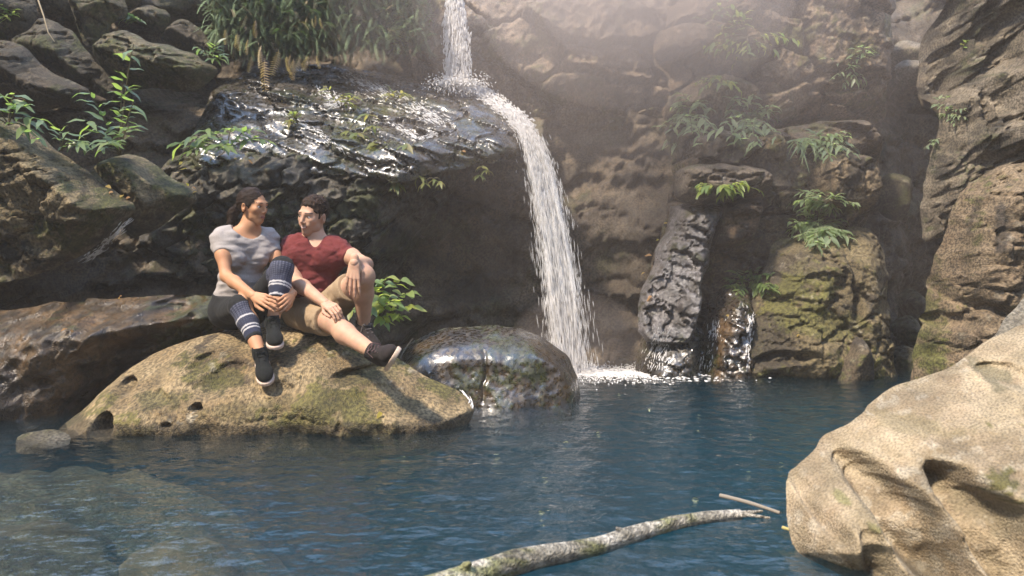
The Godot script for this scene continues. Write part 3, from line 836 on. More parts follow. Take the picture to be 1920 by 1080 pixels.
func boulders() -> void:
	rock("seat_boulder", [104, 806, 128, 788, 160, 766, 190, 734, 240, 694, 300, 658, 360, 634, 420, 620, 480, 613, 540, 612, 600, 610, 660, 622, 720, 656, 770, 690, 820, 716, 872, 742, 892, 762, 880, 790, 850, 830, 780, 858, 600, 872, 440, 880, 280, 872, 170, 860, 110, 840], 5.1, {
		"T": 0.42, "R": 0.42, "power": 2.2, "sy": -0.85, "res": 0.0085, "seed": 36, "lo": 0.06, "ridge": 0.025, "fine": 0.007, "dimples": 30, "wet_line": 0.055, "f_lo": 1.7, "warp": 0.012, "back": 0.6,
		"pits": [[210, 733, 20, 15, 0.11], [188, 800, 21, 19, 0.16], [378, 684, 28, 18, 0.09, -15, 0.5], [424, 706, 44, 26, 0.10, -12, 0.5], [376, 762, 11, 7, 0.09], [318, 795, 9, 5, 0.04], [298, 746, 30, 10, 0.03, 10], [662, 706, 46, 11, 0.10, -8], [560, 690, 60, 24, -0.02], [640, 800, 8, 12, 0.03], [700, 745, 40, 14, 0.02]],
		"cracks": [[470, 780, 640, 790, 3, 0.012], [640, 770, 650, 810, 3, 0.012], [260, 770, 300, 730, 6, 0.015]],
		"pal": mix_pal(TAN, {"speckle": 0.7, "stain_at": 0.5, "moss_at": 0.3, "moss": Color(0.156, 0.139, 0.037), "lichen_at": 0.55, "patches": [[418, 712, 46, 20, Color(0.074, 0.07, 0.016), 0.85], [660, 712, 50, 14, Color(0.098, 0.09, 0.025), 0.7], [300, 748, 50, 14, Color(0.115, 0.107, 0.033), 0.7], [560, 770, 200, 20, Color(0.131, 0.115, 0.041), 0.4], [700, 690, 60, 40, Color(0.139, 0.127, 0.041), 0.4]]}),
		"category": "boulder", "label": "broad tan sandstone boulder with moss and pits that the two people sit on"})
	rock("wet_boulder", [748, 664, 772, 640, 800, 624, 850, 614, 905, 612, 962, 617, 1004, 622, 1042, 648, 1066, 672, 1080, 700, 1086, 730, 1084, 790, 1000, 812, 900, 816, 800, 790, 752, 730], 6.0, {
		"T": 0.5, "R": 0.24, "power": 3.2, "sy": -0.1, "res": 0.009, "seed": 37, "lo": 0.05, "ridge": 0.015, "fine": 0.005, "mat": "rock_wet", "back": 0.5, "planes": [[-88, 1.5, 1.4], [185, 0.35, 1.05]],
		"cracks": [[905, 655, 903, 745, 3, 0.02]],
		"pal": mix_pal(UMBER, {"a": Color(0.082, 0.054, 0.028), "b": Color(0.041, 0.03, 0.018), "moss_at": 0.28}), "category": "boulder", "label": "dark wet boulder with shining flat top, in the water beside the fall"})
	rock("sunlit_boulder", [1470, 925, 1474, 898, 1508, 862, 1556, 815, 1600, 782, 1642, 746, 1700, 716, 1760, 694, 1800, 672, 1850, 640, 1925, 600, 2100, 560, 2300, 560, 2300, 1330, 1980, 1330, 1760, 1180, 1640, 1110, 1540, 1062, 1490, 1030, 1474, 980], 2.95, {
		"T": 0.5, "R": 0.4, "power": 2.2, "sy": -1.0, "sx": 0.25, "res": 0.0055, "seed": 38, "lo": 0.04, "ridge": 0.026, "fine": 0.008, "dimples": 40, "f_lo": 1.6, "back": 0.6, "warp": 0.012, "swell": 0.45,
		"mat": "rock_worn", "pits": [[1556, 970, 17, 40, 0.09, -16, 0.8], [1716, 1000, 46, 112, 0.36, -29, 0.35], [1850, 1005, 48, 112, 0.36, -27, 0.35], [1925, 712, 42, 20, 0.09, 0, 0.4], [1700, 830, 130, 30, -0.03, 24], [1640, 1040, 20, 50, 0.06, -20]],
		"cracks": [[1690, 735, 1770, 715, 5, 0.015], [1650, 880, 1690, 810, 10, 0.010]],
		"pal": mix_pal(TAN, {"a": Color(0.426, 0.344, 0.226), "b": Color(0.32, 0.246, 0.156), "stain": Color(0.29, 0.215, 0.13), "speckle": 0.6, "stain_at": 0.38, "streak": 0.0, "moss_at": 0.62, "lichen_at": 0.32, "lichen": Color(0.476, 0.418, 0.32), "patches": [[1900, 712, 40, 24, Color(0.139, 0.123, 0.066), 0.7], [1585, 940, 10, 8, Color(0.164, 0.172, 0.041), 0.6], [1620, 975, 9, 8, Color(0.164, 0.172, 0.041), 0.6], [1850, 960, 40, 30, Color(0.156, 0.139, 0.082), 0.4], [1720, 800, 70, 16, Color(0.246, 0.197, 0.098), 0.5]]}),
		"category": "boulder", "label": "large sunlit sandstone boulder with deep scooped hollows, close to the camera"})
	rock("sunken_stone", [28, 822, 46, 812, 76, 808, 108, 810, 132, 820, 128, 840, 80, 856, 36, 846], 4.55, {
		"T": 0.15, "R": 0.1, "sy": -2.0, "res": 0.01, "seed": 39, "pal": mix_pal(OLIVE, {"a": Color(0.164, 0.148, 0.115)}), "lo": 0.01, "ridge": 0.01, "category": "stone", "label": "flat grey stone barely breaking the water near the bank"})


# ---------- the pool ----------
func spaced(lo: float, hi: float, dense_lo: float, dense_hi: float, step: float) -> PackedFloat32Array:
	var a := PackedFloat32Array()
	var x := lo
	while x < hi:
		a.append(x)
		x += step if x >= dense_lo and x < dense_hi else 0.3
	a.append(hi)
	return a


func sheet(xs: PackedFloat32Array, zs: PackedFloat32Array, height: Callable, tint = null) -> ArrayMesh:
	var nx := xs.size()
	var nz := zs.size()
	var v := PackedVector3Array()
	var c := PackedColorArray()
	v.resize(nx * nz)
	if tint != null: c.resize(nx * nz)
	for j in nz:
		for i in nx:
			v[j * nx + i] = Vector3(xs[i], height.call(xs[i], zs[j]), zs[j])
			if tint != null: c[j * nx + i] = tint.call(v[j * nx + i])
	var n := PackedVector3Array()
	n.resize(nx * nz)
	var idx := PackedInt32Array()
	for j in nz:
		for i in nx:
			var k := j * nx + i
			var a := v[k + 1 if i < nx - 1 else k] - v[k - 1 if i > 0 else k]
			var b := v[k + nx if j < nz - 1 else k] - v[k - nx if j > 0 else k]
			n[k] = b.cross(a).normalized()
			if i < nx - 1 and j < nz - 1:
				idx.append_array(PackedInt32Array([k, k + 1, k + nx + 1, k, k + nx + 1, k + nx]))
	return arrays_mesh(v, n, idx, c)


func water() -> void:
	# the bed: shallow shelf of stones by the near bank, deep under the fall
	var bed := func(x: float, z: float) -> float:
		var shelf := smoothstep(1.3, -1.9, x - 0.10 * (z + 3.0) + 0.35 * low.get_noise_2d(x * 0.8, z * 0.8)) * smoothstep(-5.6, -4.4, z)
		var h := lerpf(-2.2, -0.17, shelf)
		h += 0.09 * low.get_noise_2d(x * 1.4, z * 1.4) + 0.03 * ridge.get_noise_2d(x * 0.9, z * 0.9)
		return minf(h, -0.08)
	var bed_tint := func(p: Vector3) -> Color:
		var t: float = soft.get_noise_2d(p.x * 3.0, p.z * 3.0) + 0.5 * fine.get_noise_2d(p.x, p.z)
		return Color(0.14, 0.145, 0.075).lerp(Color(0.055, 0.065, 0.036), smoothstep(-0.3, 0.35, t))
	var ground := put("pool_bed", sheet(spaced(-12, 12, -4.5, 4.5, 0.06), spaced(-12, 8, -8.5, -1.0, 0.06), bed, bed_tint), M["rock"])
	tag(ground, "stony bed of the pool, shallow by the near bank", "", "", "structure")
	var fall := on_water(1085, 695)
	var big := make_noise(71, 1.5, 2)
	var rip := make_noise(72, 5.0, 2)
	var chop := make_noise(73, 9.5, 2)
	var waves := func(x: float, z: float) -> float:
		var d := Vector2(x - fall.x, z - fall.z).length()
		var w := 0.0045 * big.get_noise_2d(x * 0.8 + 0.3 * z, z * 1.5) + 0.0075 * rip.get_noise_2d(x * 0.8, z * 1.35) + 0.0042 * chop.get_noise_2d(x * 0.8, z * 1.25)
		w += 0.006 * exp(-d * 0.9) * sin(d * 26.0 + 6.0 * big.get_noise_2d(x, z)) + 0.02 * exp(-d * d * 9.0) * rip.get_noise_2d(x * 3.0, z * 3.0)
		return w
	var m := StandardMaterial3D.new()
	m.albedo_color = Color(lin(0.005, 0.035, 0.055), 0.12)
	m.transparency = BaseMaterial3D.TRANSPARENCY_ALPHA
	m.roughness = 0.03
	m.metallic_specular = 0.5
	m.normal_enabled = true
	m.normal_texture = noise_tex(make_noise(74, 0.022, 4), 512, [], true, 6.0)
	m.normal_scale = 0.7
	m.uv1_triplanar = true
	m.uv1_world_triplanar = true
	m.uv1_scale = Vector3(1.1, 1.1, 1.9)
	m.cull_mode = BaseMaterial3D.CULL_DISABLED
	var surface := put("water", sheet(spaced(-12, 12, -4.2, 4.2, 0.024), spaced(-12, 8, -7.9, -1.9, 0.024), waves), m)
	tag(surface, "rippled teal blue water of the pool", "", "", "structure")
	# the body of the water scatters blue light back
	var fog := FogVolume.new()
	fog.name = "water_depths"
	fog.shape = RenderingServer.FOG_VOLUME_SHAPE_BOX
	fog.size = Vector3(23.0, 2.6, 18.0)
	fog.position = Vector3(0, -1.32, -2.2)
	var fm := FogMaterial.new()
	fm.albedo = lin(0.001, 0.12, 0.195)
	fm.density = 0.42
	fog.material = fm
	add_child(fog)
	tag(fog, "clear blue depth of the pool", "", "", "structure")


# The rest of the gorge: wooded banks beside and behind the camera that leave only the sky overhead open.
func gorge() -> void:
	var v := PackedVector3Array()
	var col := PackedColorArray()
	var nx := 220
	var ny := 50
	for j in ny:
		for i in nx:
			var a := lerpf(-0.62 * PI, 0.62 * PI, float(i) / (nx - 1))
			var t := float(j) / (ny - 1)
			var dir := Vector3(sin(a), 0, cos(a))
			var d := 5.2 + 1.3 * cos(a) + 2.6 * t
			var p := dir * d + Vector3(0, -2.4 + 8.6 * t, -3.2)
			var l := low.get_noise_3dv(p * 0.6)
			p += dir * (0.9 * l + 0.4 * ridge.get_noise_3dv(p * 0.4) + 0.3 * blocks.get_noise_3dv(p * 0.5))
			v.append(p)
			var g := soft.get_noise_3dv(p * 1.5) + 0.6 * fine.get_noise_3dv(p * 0.4)
			col.append(Color(0.16, 0.13, 0.085).lerp(Color(0.06, 0.085, 0.03), smoothstep(-0.2, 0.3, g)))
	var n := PackedVector3Array()
	n.resize(nx * ny)
	var idx := PackedInt32Array()
	for j in ny:
		for i in nx:
			var k := j * nx + i
			var a := v[k + 1 if i < nx - 1 else k] - v[k - 1 if i > 0 else k]
			var b := v[k + nx if j < ny - 1 else k] - v[k - nx if j > 0 else k]
			n[k] = b.cross(a).normalized()
			if i < nx - 1 and j < ny - 1:
				idx.append_array(PackedInt32Array([k, k + 1, k + nx + 1, k, k + nx + 1, k + nx]))
	# an outer skin gives the bank its thickness
	var first := v.size()
	for i in nx:
		var k := (ny - 1) * nx + i
		var out := Vector3(v[k].x, 0, v[k].z + 3.2).normalized()
		for e in [v[k], v[k] + out * 1.5, Vector3(v[k].x, -2.4, v[k].z) + out * 1.5]:
			v.append(e)
			n.append(out if v.size() % 3 == 0 else Vector3.UP)
			col.append(Color(0.06, 0.07, 0.03))
		if i > 0:
			var q := first + (i - 1) * 3
			idx.append_array(PackedInt32Array([q, q + 3, q + 4, q, q + 4, q + 1, q + 1, q + 4, q + 5, q + 1, q + 5, q + 2]))
	tag(put("gorge_bank", arrays_mesh(v, n, idx, col), M["rock"]), "wooded banks of the gorge around the pool", "", "", "structure")


# Mist that hangs in the sun over the fall
func mist() -> void:
	for e in [[1420, 120, 7.0, 6.8, 4.4, 0.035], [1190, 10, 7.1, 4.8, 3.6, 0.07], [1190, 0, 7.1, 3.5, 2.6, 0.12], [1190, -10, 7.1, 2.5, 1.8, 0.28], [1195, -20, 7.1, 1.6, 1.2, 0.42], [1085, 655, 7.0, 1.1, 0.9, 0.2]]:
		var fog := FogVolume.new()
		fog.name = numbered("mist")
		fog.shape = RenderingServer.FOG_VOLUME_SHAPE_ELLIPSOID
		fog.size = Vector3(e[3], e[4], 1.5 if e[1] < 300 else 0.7)
		fog.position = at(e[0], e[1], e[2])
		var fm := FogMaterial.new()
		fm.albedo = lin(0.98, 0.82, 0.72)
		fm.density = e[5]
		fog.material = fm
		add_child(fog)
		tag(fog, "", "", "", "stuff")


# stones lying on the shallow shelf under the water
func bed_stones() -> void:
	var k := 0
	for e in [[60, 925, 300, 34, "long pale drowned slab under the shallows, farthest from the log"], [330, 945, 240, 22, "dark flat stone under the shallows in front of the tan boulder"], [170, 1010, 200, 36, "wide mossy drowned stone at the photo's lower edge"], [470, 1030, 200, 28, "rounded drowned stone between the shallows and the log"], [20, 1050, 180, 40, "drowned stone in the corner nearest the camera"]]:
		var p := on_water(e[0], e[1])
		var half: float = e[2] * 0.5 * -p.z / F
		var g := Field.new(Vector3(-half, -0.3, -half) * 1.3, Vector3(half, 0.2, half) * 1.3, half / 16.0)
		g.ball(Vector3(0, -0.14, 0), Vector3(half, 0.15, half * 0.7), 0.05)
		g.ball(Vector3(half * 0.35, -0.16, half * 0.2), Vector3(half * 0.6, 0.15, half * 0.5), 0.08)
		g.crumple(make_noise(300 + k, 5.0, 3), 0.022)
		var m := blank()
		g.mesh(m, func(q: Vector3, _n: Vector3) -> Color:
			return Color(0.13, 0.125, 0.07).lerp(Color(0.055, 0.06, 0.034), smoothstep(-0.3, 0.3, soft.get_noise_3dv((q + p) * 3.0) + 0.4 * fine.get_noise_3dv(q + p))))
		tag(put("drowned_stone", arrays_mesh(m.v, m.n, m.i, m.c), M["rock_worn"], null, p + Vector3(0, -0.13 - 0.02 * (k % 3), 0)), e[4], "stone", "stones under the shallows")
		k += 1


# ---------- people ----------
# A distance field on a lattice, joined smoothly from tapered capsules and ellipsoids and meshed as surface nets.
class Field:
	var lo: Vector3
	var cell: float
	var nx: int
	var ny: int
	var nz: int
	var f := PackedFloat32Array()

	func _init(a: Vector3, b: Vector3, size: float) -> void:
		lo = a
		cell = size
		nx = int((b.x - a.x) / size) + 2
		ny = int((b.y - a.y) / size) + 2
		nz = int((b.z - a.z) / size) + 2
		f.resize(nx * ny * nz)
		f.fill(1.0)

	func span(a: Vector3, b: Vector3, r: float) -> Array:
		var p := ((a.min(b) - Vector3.ONE * r - lo) / cell).floor()
		var q := ((a.max(b) + Vector3.ONE * r - lo) / cell).ceil()
		return [maxi(0, int(p.x)), maxi(0, int(p.y)), maxi(0, int(p.z)), mini(nx - 1, int(q.x)), mini(ny - 1, int(q.y)), mini(nz - 1, int(q.z))]

	# a tapered capsule; «flat» squeezes its section along the direction «across»
	func bone(a: Vector3, b: Vector3, ra: float, rb: float, k := 0.02, across := Vector3.ZERO, flat := 1.0) -> void:
		var s := span(a, b, maxf(ra, rb) + k + cell * 3.0)
		var ba := b - a
		var l2 := maxf(ba.length_squared(), 1e-9)
		var sq := 1.0 / flat - 1.0
		var squeezed := flat != 1.0
		for z in range(s[2], s[5] + 1):
			for y in range(s[1], s[4] + 1):
				var row := (z * ny + y) * nx
				for x in range(s[0], s[3] + 1):
					var p := lo + Vector3(x, y, z) * cell - a
					var t := clampf(p.dot(ba) / l2, 0.0, 1.0)
					var q := p - ba * t
					if squeezed:
						q += across * (q.dot(across) * sq)
					var d := (q.length() - (ra + (rb - ra) * t)) * (flat if squeezed else 1.0)
					var o := f[row + x]
					var h := maxf(k - absf(o - d), 0.0) / k
					f[row + x] = minf(o, d) - h * h * k * 0.25

	func ball(c: Vector3, r: Vector3, k := 0.02, turn := Basis.IDENTITY, carve := false) -> void:
		var big := maxf(r.x, maxf(r.y, r.z)) + k + cell * 3.0
		var s := span(c, c, big)
		var inv := turn.transposed()
		for z in range(s[2], s[5] + 1):
			for y in range(s[1], s[4] + 1):
				var row := (z * ny + y) * nx
				for x in range(s[0], s[3] + 1):
					var p := inv * (lo + Vector3(x, y, z) * cell - c)
					var q := p / r
					var l := q.length()
					var g := (q / r).length()
					var d := l * (l - 1.0) / maxf(g, 1e-5) if l > 1e-4 else -minf(r.x, minf(r.y, r.z))
					var o := f[row + x]
					if carve:
						d = -d
						var h := maxf(k - absf(o - d), 0.0) / k
						f[row + x] = maxf(o, d) + h * h * k * 0.25
					else:
						var h := maxf(k - absf(o - d), 0.0) / k
						f[row + x] = minf(o, d) - h * h * k * 0.25

	# cuts away what lies beyond a plane, within a distance of a point
	func cut(at_: Vector3, normal: Vector3, reach := 10.0) -> void:
		var s := span(at_, at_, reach)
		for z in range(s[2], s[5] + 1):
			for y in range(s[1], s[4] + 1):
				var row := (z * ny + y) * nx
				for x in range(s[0], s[3] + 1):
					var o := f[row + x]
					if o < 0.1:
						var p := lo + Vector3(x, y, z) * cell - at_
						if p.length_squared() < reach * reach:
							f[row + x] = maxf(o, p.dot(normal))

	func carve_bone(a: Vector3, b: Vector3, ra: float, rb: float, across := Vector3.ZERO, flat := 1.0) -> void:
		var s := span(a, b, maxf(ra, rb) + cell * 3.0)
		var ba := b - a
		for z in range(s[2], s[5] + 1):
			for y in range(s[1], s[4] + 1):
				var row := (z * ny + y) * nx
				for x in range(s[0], s[3] + 1):
					var p := lo + Vector3(x, y, z) * cell - a
					var t := clampf(p.dot(ba) / ba.length_squared(), 0.0, 1.0)
					var q := p - ba * t
					q += across * (q.dot(across) * (1.0 / flat - 1.0))
					f[row + x] = maxf(f[row + x], ra + (rb - ra) * t - q.length())

	func crumple(n: FastNoiseLite, amp: float, stretch := Vector3.ONE) -> void:
		for z in nz:
			for y in ny:
				var row := (z * ny + y) * nx
				for x in nx:
					if absf(f[row + x]) < 0.03:
						var p := (lo + Vector3(x, y, z) * cell) * stretch
						f[row + x] += amp * n.get_noise_3dv(p)

	func value(p: Vector3) -> float:
		var q := ((p - lo) / cell).clamp(Vector3.ONE, Vector3(nx - 2, ny - 2, nz - 2))
		var i := int(q.x)
		var j := int(q.y)
		var k := int(q.z)
		return f[(k * ny + j) * nx + i]

	# adds its surface to the arrays of «m» ({v, n, c, i})
	func mesh(m: Dictionary, tint: Callable) -> void:
		var v: PackedVector3Array = m.v
		var n: PackedVector3Array = m.n
		var c: PackedColorArray = m.c
		var idx: PackedInt32Array = m.i
		var number := PackedInt32Array()
		number.resize(f.size())
		number.fill(-1)
		var sx := 1
		var sy := nx
		var sz := nx * ny
		var corner := [0, sx, sy, sx + sy, sz, sx + sz, sy + sz, sx + sy + sz]
		var place := [Vector3(0, 0, 0), Vector3(1, 0, 0), Vector3(0, 1, 0), Vector3(1, 1, 0), Vector3(0, 0, 1), Vector3(1, 0, 1), Vector3(0, 1, 1), Vector3(1, 1, 1)]
		var pairs := [[0, 1], [2, 3], [4, 5], [6, 7], [0, 2], [1, 3], [4, 6], [5, 7], [0, 4], [1, 5], [2, 6], [3, 7]]
		var lim := cell * 2.2
		for z in range(1, nz - 2):
			for y in range(1, ny - 2):
				var row := (z * ny + y) * nx
				for x in range(1, nx - 2):
					var k := row + x
					var f0 := f[k]
					if f0 > lim or f0 < -lim:
						continue
					var inside := 0
					for o in corner:
						if f[k + o] < 0.0:
							inside += 1
					if inside == 0 or inside == 8:
						continue
					var sum := Vector3.ZERO
					var hits := 0
					for e in pairs:
						var a: float = f[k + corner[e[0]]]
						var b: float = f[k + corner[e[1]]]
						if (a < 0.0) != (b < 0.0):
							var pa: Vector3 = place[e[0]]
							sum += pa.lerp(place[e[1]], a / (a - b))
							hits += 1
					var q := sum / hits
					var p := lo + (Vector3(x, y, z) + q) * cell
					var g := Vector3.ZERO
					for o in 8:
						var w: Vector3 = place[o]
						var fv: float = f[k + corner[o]]
						var wx := q.x if w.x > 0.5 else 1.0 - q.x
						var wy := q.y if w.y > 0.5 else 1.0 - q.y
						var wz := q.z if w.z > 0.5 else 1.0 - q.z
						var kk: int = k + corner[o]
						g += Vector3(f[kk + sx] - f[kk - sx], f[kk + sy] - f[kk - sy], f[kk + sz] - f[kk - sz]) * (wx * wy * wz)
					number[k] = v.size()
					v.append(p)
					n.append(g.normalized())
					c.append(tint.call(p, g.normalized()))
		for z in range(2, nz - 2):
			for y in range(2, ny - 2):
				var row := (z * ny + y) * nx
				for x in range(2, nx - 2):
					var k := row + x
					if number[k] < 0:
						continue
					var in0 := f[k] < 0.0
					if in0 != (f[k + sx] < 0.0):
						quad(idx, number[k], number[k - sy], number[k - sy - sz], number[k - sz], in0)
					if in0 != (f[k + sy] < 0.0):
						quad(idx, number[k], number[k - sz], number[k - sz - sx], number[k - sx], in0)
					if in0 != (f[k + sz] < 0.0):
						quad(idx, number[k], number[k - sx], number[k - sx - sy], number[k - sy], in0)
		m.v = v
		m.n = n
		m.c = c
		m.i = idx

	func quad(idx: PackedInt32Array, a: int, b: int, c: int, d: int, inside: bool) -> void:
		if a < 0 or b < 0 or c < 0 or d < 0:
			return
		if inside:
			idx.append_array(PackedInt32Array([a, c, b, a, d, c]))
		else:
			idx.append_array(PackedInt32Array([a, b, c, a, c, d]))


func blank() -> Dictionary:
	return {"v": PackedVector3Array(), "n": PackedVector3Array(), "c": PackedColorArray(), "i": PackedInt32Array()}


func finish(called: String, m: Dictionary, mat: Material, parent: Node3D) -> MeshInstance3D:
	var v: PackedVector3Array = m.v
	for i in v.size():
		v[i] -= parent.position
	return put(called, arrays_mesh(v, m.n, m.i, m.c), mat, parent)


func face_basis(forward: Vector3, up: Vector3) -> Basis:
	var z := forward.normalized()
	var x := up.cross(z).normalized()
	return Basis(x, z.cross(x), z)


# adds a head to a field: «b» has x to the person's left, y up, z out of the face
func head_shape(g: Field, c: Vector3, b: Basis, s: float, man: bool) -> void:
	var L := func(x: float, y: float, z: float) -> Vector3: return c + b * (Vector3(x, y, z) * s)
	g.ball(L.call(0, 0.03, -0.012), Vector3(0.070, 0.086, 0.094) * s, 0.02, b)
	g.ball(L.call(0, -0.034, 0.028), Vector3(0.051 if man else 0.047, 0.074, 0.060) * s, 0.03 * s, b)
	g.ball(L.call(0, -0.096 if man else -0.091, 0.056 if man else 0.052), Vector3(0.021 if man else 0.014, 0.016 if man else 0.014, 0.017) * s, 0.025 * s)
	for e in [-1.0, 1.0]:
		g.ball(L.call((0.042 if man else 0.037) * e, -0.062, 0.008), Vector3(0.014, 0.020, 0.024) * s * (1.05 if man else 0.8), 0.025 * s, b)
		g.ball(L.call(0.038 * e, -0.014, 0.058), Vector3(0.018, 0.017, 0.02) * s, 0.025 * s)
		if man: g.ball(L.call(0.029 * e, -0.042, 0.072), Vector3(0.010, 0.011, 0.010) * s, 0.016 * s)   # cheeks raised by the smile
		g.ball(L.call(0.072 * e, -0.004, -0.012), Vector3(0.0085, 0.031, 0.018) * s, 0.006 * s, b * Basis(Vector3.UP, 0.35 * e))
		g.ball(L.call(0.077 * e, 0.0, -0.006), Vector3(0.006, 0.014, 0.008) * s, 0.004 * s, b, true)
	g.bone(L.call(-0.033, 0.024, 0.078), L.call(0.033, 0.024, 0.078), 0.011 * s, 0.011 * s, 0.02 * s)
	for e in [-1.0, 1.0]:
		g.ball(L.call(0.031 * e, 0.004, 0.098), Vector3(0.016, 0.009, 0.012) * s, 0.014 * s, b, true)
	g.bone(L.call(0, 0.014, 0.087), L.call(0, -0.024, 0.103 if man else 0.099), 0.0068 * s, (0.0098 if man else 0.0082) * s, 0.012 * s)
	for e in [-1.0, 1.0]:
		g.ball(L.call(0.0105 * e, -0.03, 0.092), Vector3(0.0072, 0.0062, 0.009) * s, 0.008 * s, b)
	for e in [-1.0, 1.0]:
		g.bone(L.call(0, -0.0535, 0.0885), L.call((0.030 if man else 0.020) * e, -0.0565 + (0.010 if man else 0.0), 0.072 if man else 0.076), 0.0050 * s, 0.003 * s, 0.008 * s)
		g.bone(L.call(0, -0.065, 0.087), L.call((0.027 if man else 0.018) * e, -0.0605 + (0.010 if man else 0.0), 0.072 if man else 0.076), 0.0060 * s, 0.003 * s, 0.008 * s)
	g.bone(L.call(0, -0.082, 0.066), L.call(0, -0.082, 0.066), 0.012 * s, 0.012 * s, 0.02 * s)


# adds a hand: «d» points from the wrist to the knuckles, «n» out of the back of the hand, «side» +1 puts the thumb on d x n
func hand_shape(g: Field, wrist: Vector3, d: Vector3, n: Vector3, side: float, s: float, curl: Array, spread: float, thumb_in: float) -> void:
	d = d.normalized()
	n = (n - d * n.dot(d)).normalized()
	var t := d.cross(n) * side                      # towards the thumb
	var long := [[0.044, 0.026, 0.020], [0.049, 0.030, 0.021], [0.045, 0.028, 0.020], [0.035, 0.021, 0.018]]
	var reach := [0.088, 0.090, 0.085, 0.076]
	g.bone(wrist - d * 0.03 * s, wrist + d * 0.01 * s, 0.024 * s, 0.024 * s, 0.012, n, 0.75)
	for i in 4:
		var off := 0.029 - 0.0195 * i
		var k: Vector3 = wrist + d * (reach[i] * s) + t * (off * s) + n * ((0.003 if i == 1 or i == 2 else 0.0) * s)
		g.bone(wrist + t * (off * 0.55 * s) + d * 0.008 * s, k, 0.0135 * s, 0.0105 * s, 0.010 * s)
		var dir := (d + t * (spread * (1.5 - i) * 0.5)).normalized()
		var a := k
		var bend: Array = curl[i]
		for j in 3:
			var axis := dir.cross(n).normalized()
			var ang: float = bend[j]
			dir = dir.rotated(axis, -ang)
			n = n if j < 3 else n
			var nn := axis.cross(dir)
			var e: Vector3 = a + dir * (long[i][j] * s)
			g.bone(a, e, (0.0092 - 0.0009 * j) * s, (0.0085 - 0.0009 * j) * s, 0.003 * s)
			a = e
			if nn.dot(n) < -0.2: pass
	# the thumb leaves the side of the palm near the wrist
	var b0 := wrist + t * 0.018 * s + d * 0.018 * s - n * 0.006 * s
	var d1 := (d * 0.65 + t * (0.75 - 0.5 * thumb_in) - n * (0.25 + 0.35 * thumb_in)).normalized()
	var b1 := b0 + d1 * 0.042 * s
	var d2 := (d * 0.9 + t * (0.25 - 0.6 * thumb_in) - n * 0.2).normalized()
	var b2 := b1 + d2 * 0.032 * s
	var b3 := b2 + (d2 + d * 0.2 - t * 0.15).normalized() * 0.024 * s
	g.bone(b0, b1, 0.0150 * s, 0.0115 * s, 0.012 * s)
	g.bone(b1, b2, 0.0108 * s, 0.0098 * s, 0.004 * s)
	g.bone(b2, b3, 0.0098 * s, 0.0078 * s, 0.003 * s)


func torso_shape(g: Field, hip: Vector3, chest: Vector3, sh_r: Vector3, sh_l: Vector3, fwd: Vector3, man: bool, more: float) -> void:
	var across := (sh_l - sh_r).normalized()
	var up := (chest - hip).normalized()
	var f := (fwd - up * fwd.dot(up)).normalized()
	var w := 1.12 if man else 1.0
	var waist := hip.lerp(chest, 0.42) + f * 0.01
	var half := across * 0.065 * w
	g.bone(hip - half, hip + half, 0.10 * w + more, 0.10 * w + more, 0.05, f, 0.95)
	g.bone(hip, waist, 0.115 * w + more, 0.105 * w + more, 0.06, f, 0.85)
	g.bone(waist, chest - up * 0.03, 0.105 * w + more, 0.125 * w + more, 0.06, f, 0.78)
	g.bone(chest - half * 1.2 + up * 0.01, chest + half * 1.2 + up * 0.01, 0.09 * w + more, 0.09 * w + more, 0.05, f, 0.95)
	g.bone(sh_r.lerp(chest, 0.3) + up * 0.01, sh_r, 0.056 * w + more, 0.043 * w + more, 0.05)
	g.bone(sh_l.lerp(chest, 0.3) + up * 0.01, sh_l, 0.056 * w + more, 0.043 * w + more, 0.05)
	if man:
		for s in [-1.0, 1.0]:
			g.ball(chest + half * 1.2 * s + f * 0.085 - up * 0.01, Vector3(0.062, 0.05, 0.03) + Vector3.ONE * more * 0.6, 0.05, Basis(across, up, f))
	else:
		for s in [-1.0, 1.0]:
			g.ball(chest + half * 1.15 * s + f * 0.085 - up * 0.055, Vector3(0.055, 0.055, 0.045) + Vector3.ONE * more * 0.6, 0.045, Basis(across, up, f))


func arm_shape(g: Field, sh: Vector3, el: Vector3, wr: Vector3, s: float, more := 0.0) -> void:
	g.bone(sh, el, 0.048 * s + more, 0.036 * s + more, 0.03)
	var m := sh.lerp(el, 0.45)
	g.ball(m, Vector3.ONE * (0.044 * s + more), 0.03)
	g.bone(el, el.lerp(wr, 0.3), 0.037 * s + more, 0.040 * s + more, 0.02)
	g.bone(el.lerp(wr, 0.3), wr, 0.040 * s + more, 0.025 * s + more, 0.02)


func leg_shape(g: Field, hip: Vector3, kn: Vector3, an: Vector3, back: Vector3, s: float, more := 0.0) -> void:
	g.bone(hip, kn, 0.088 * s + more, 0.060 * s + more, 0.04)
	g.bone(kn, kn, 0.061 * s + more, 0.061 * s + more, 0.02)
	var calf := kn.lerp(an, 0.32) + back * 0.018
	g.bone(kn, calf, 0.056 * s + more, 0.057 * s + more, 0.03)
	g.bone(calf, an, 0.056 * s + more, 0.035 * s + more, 0.03)


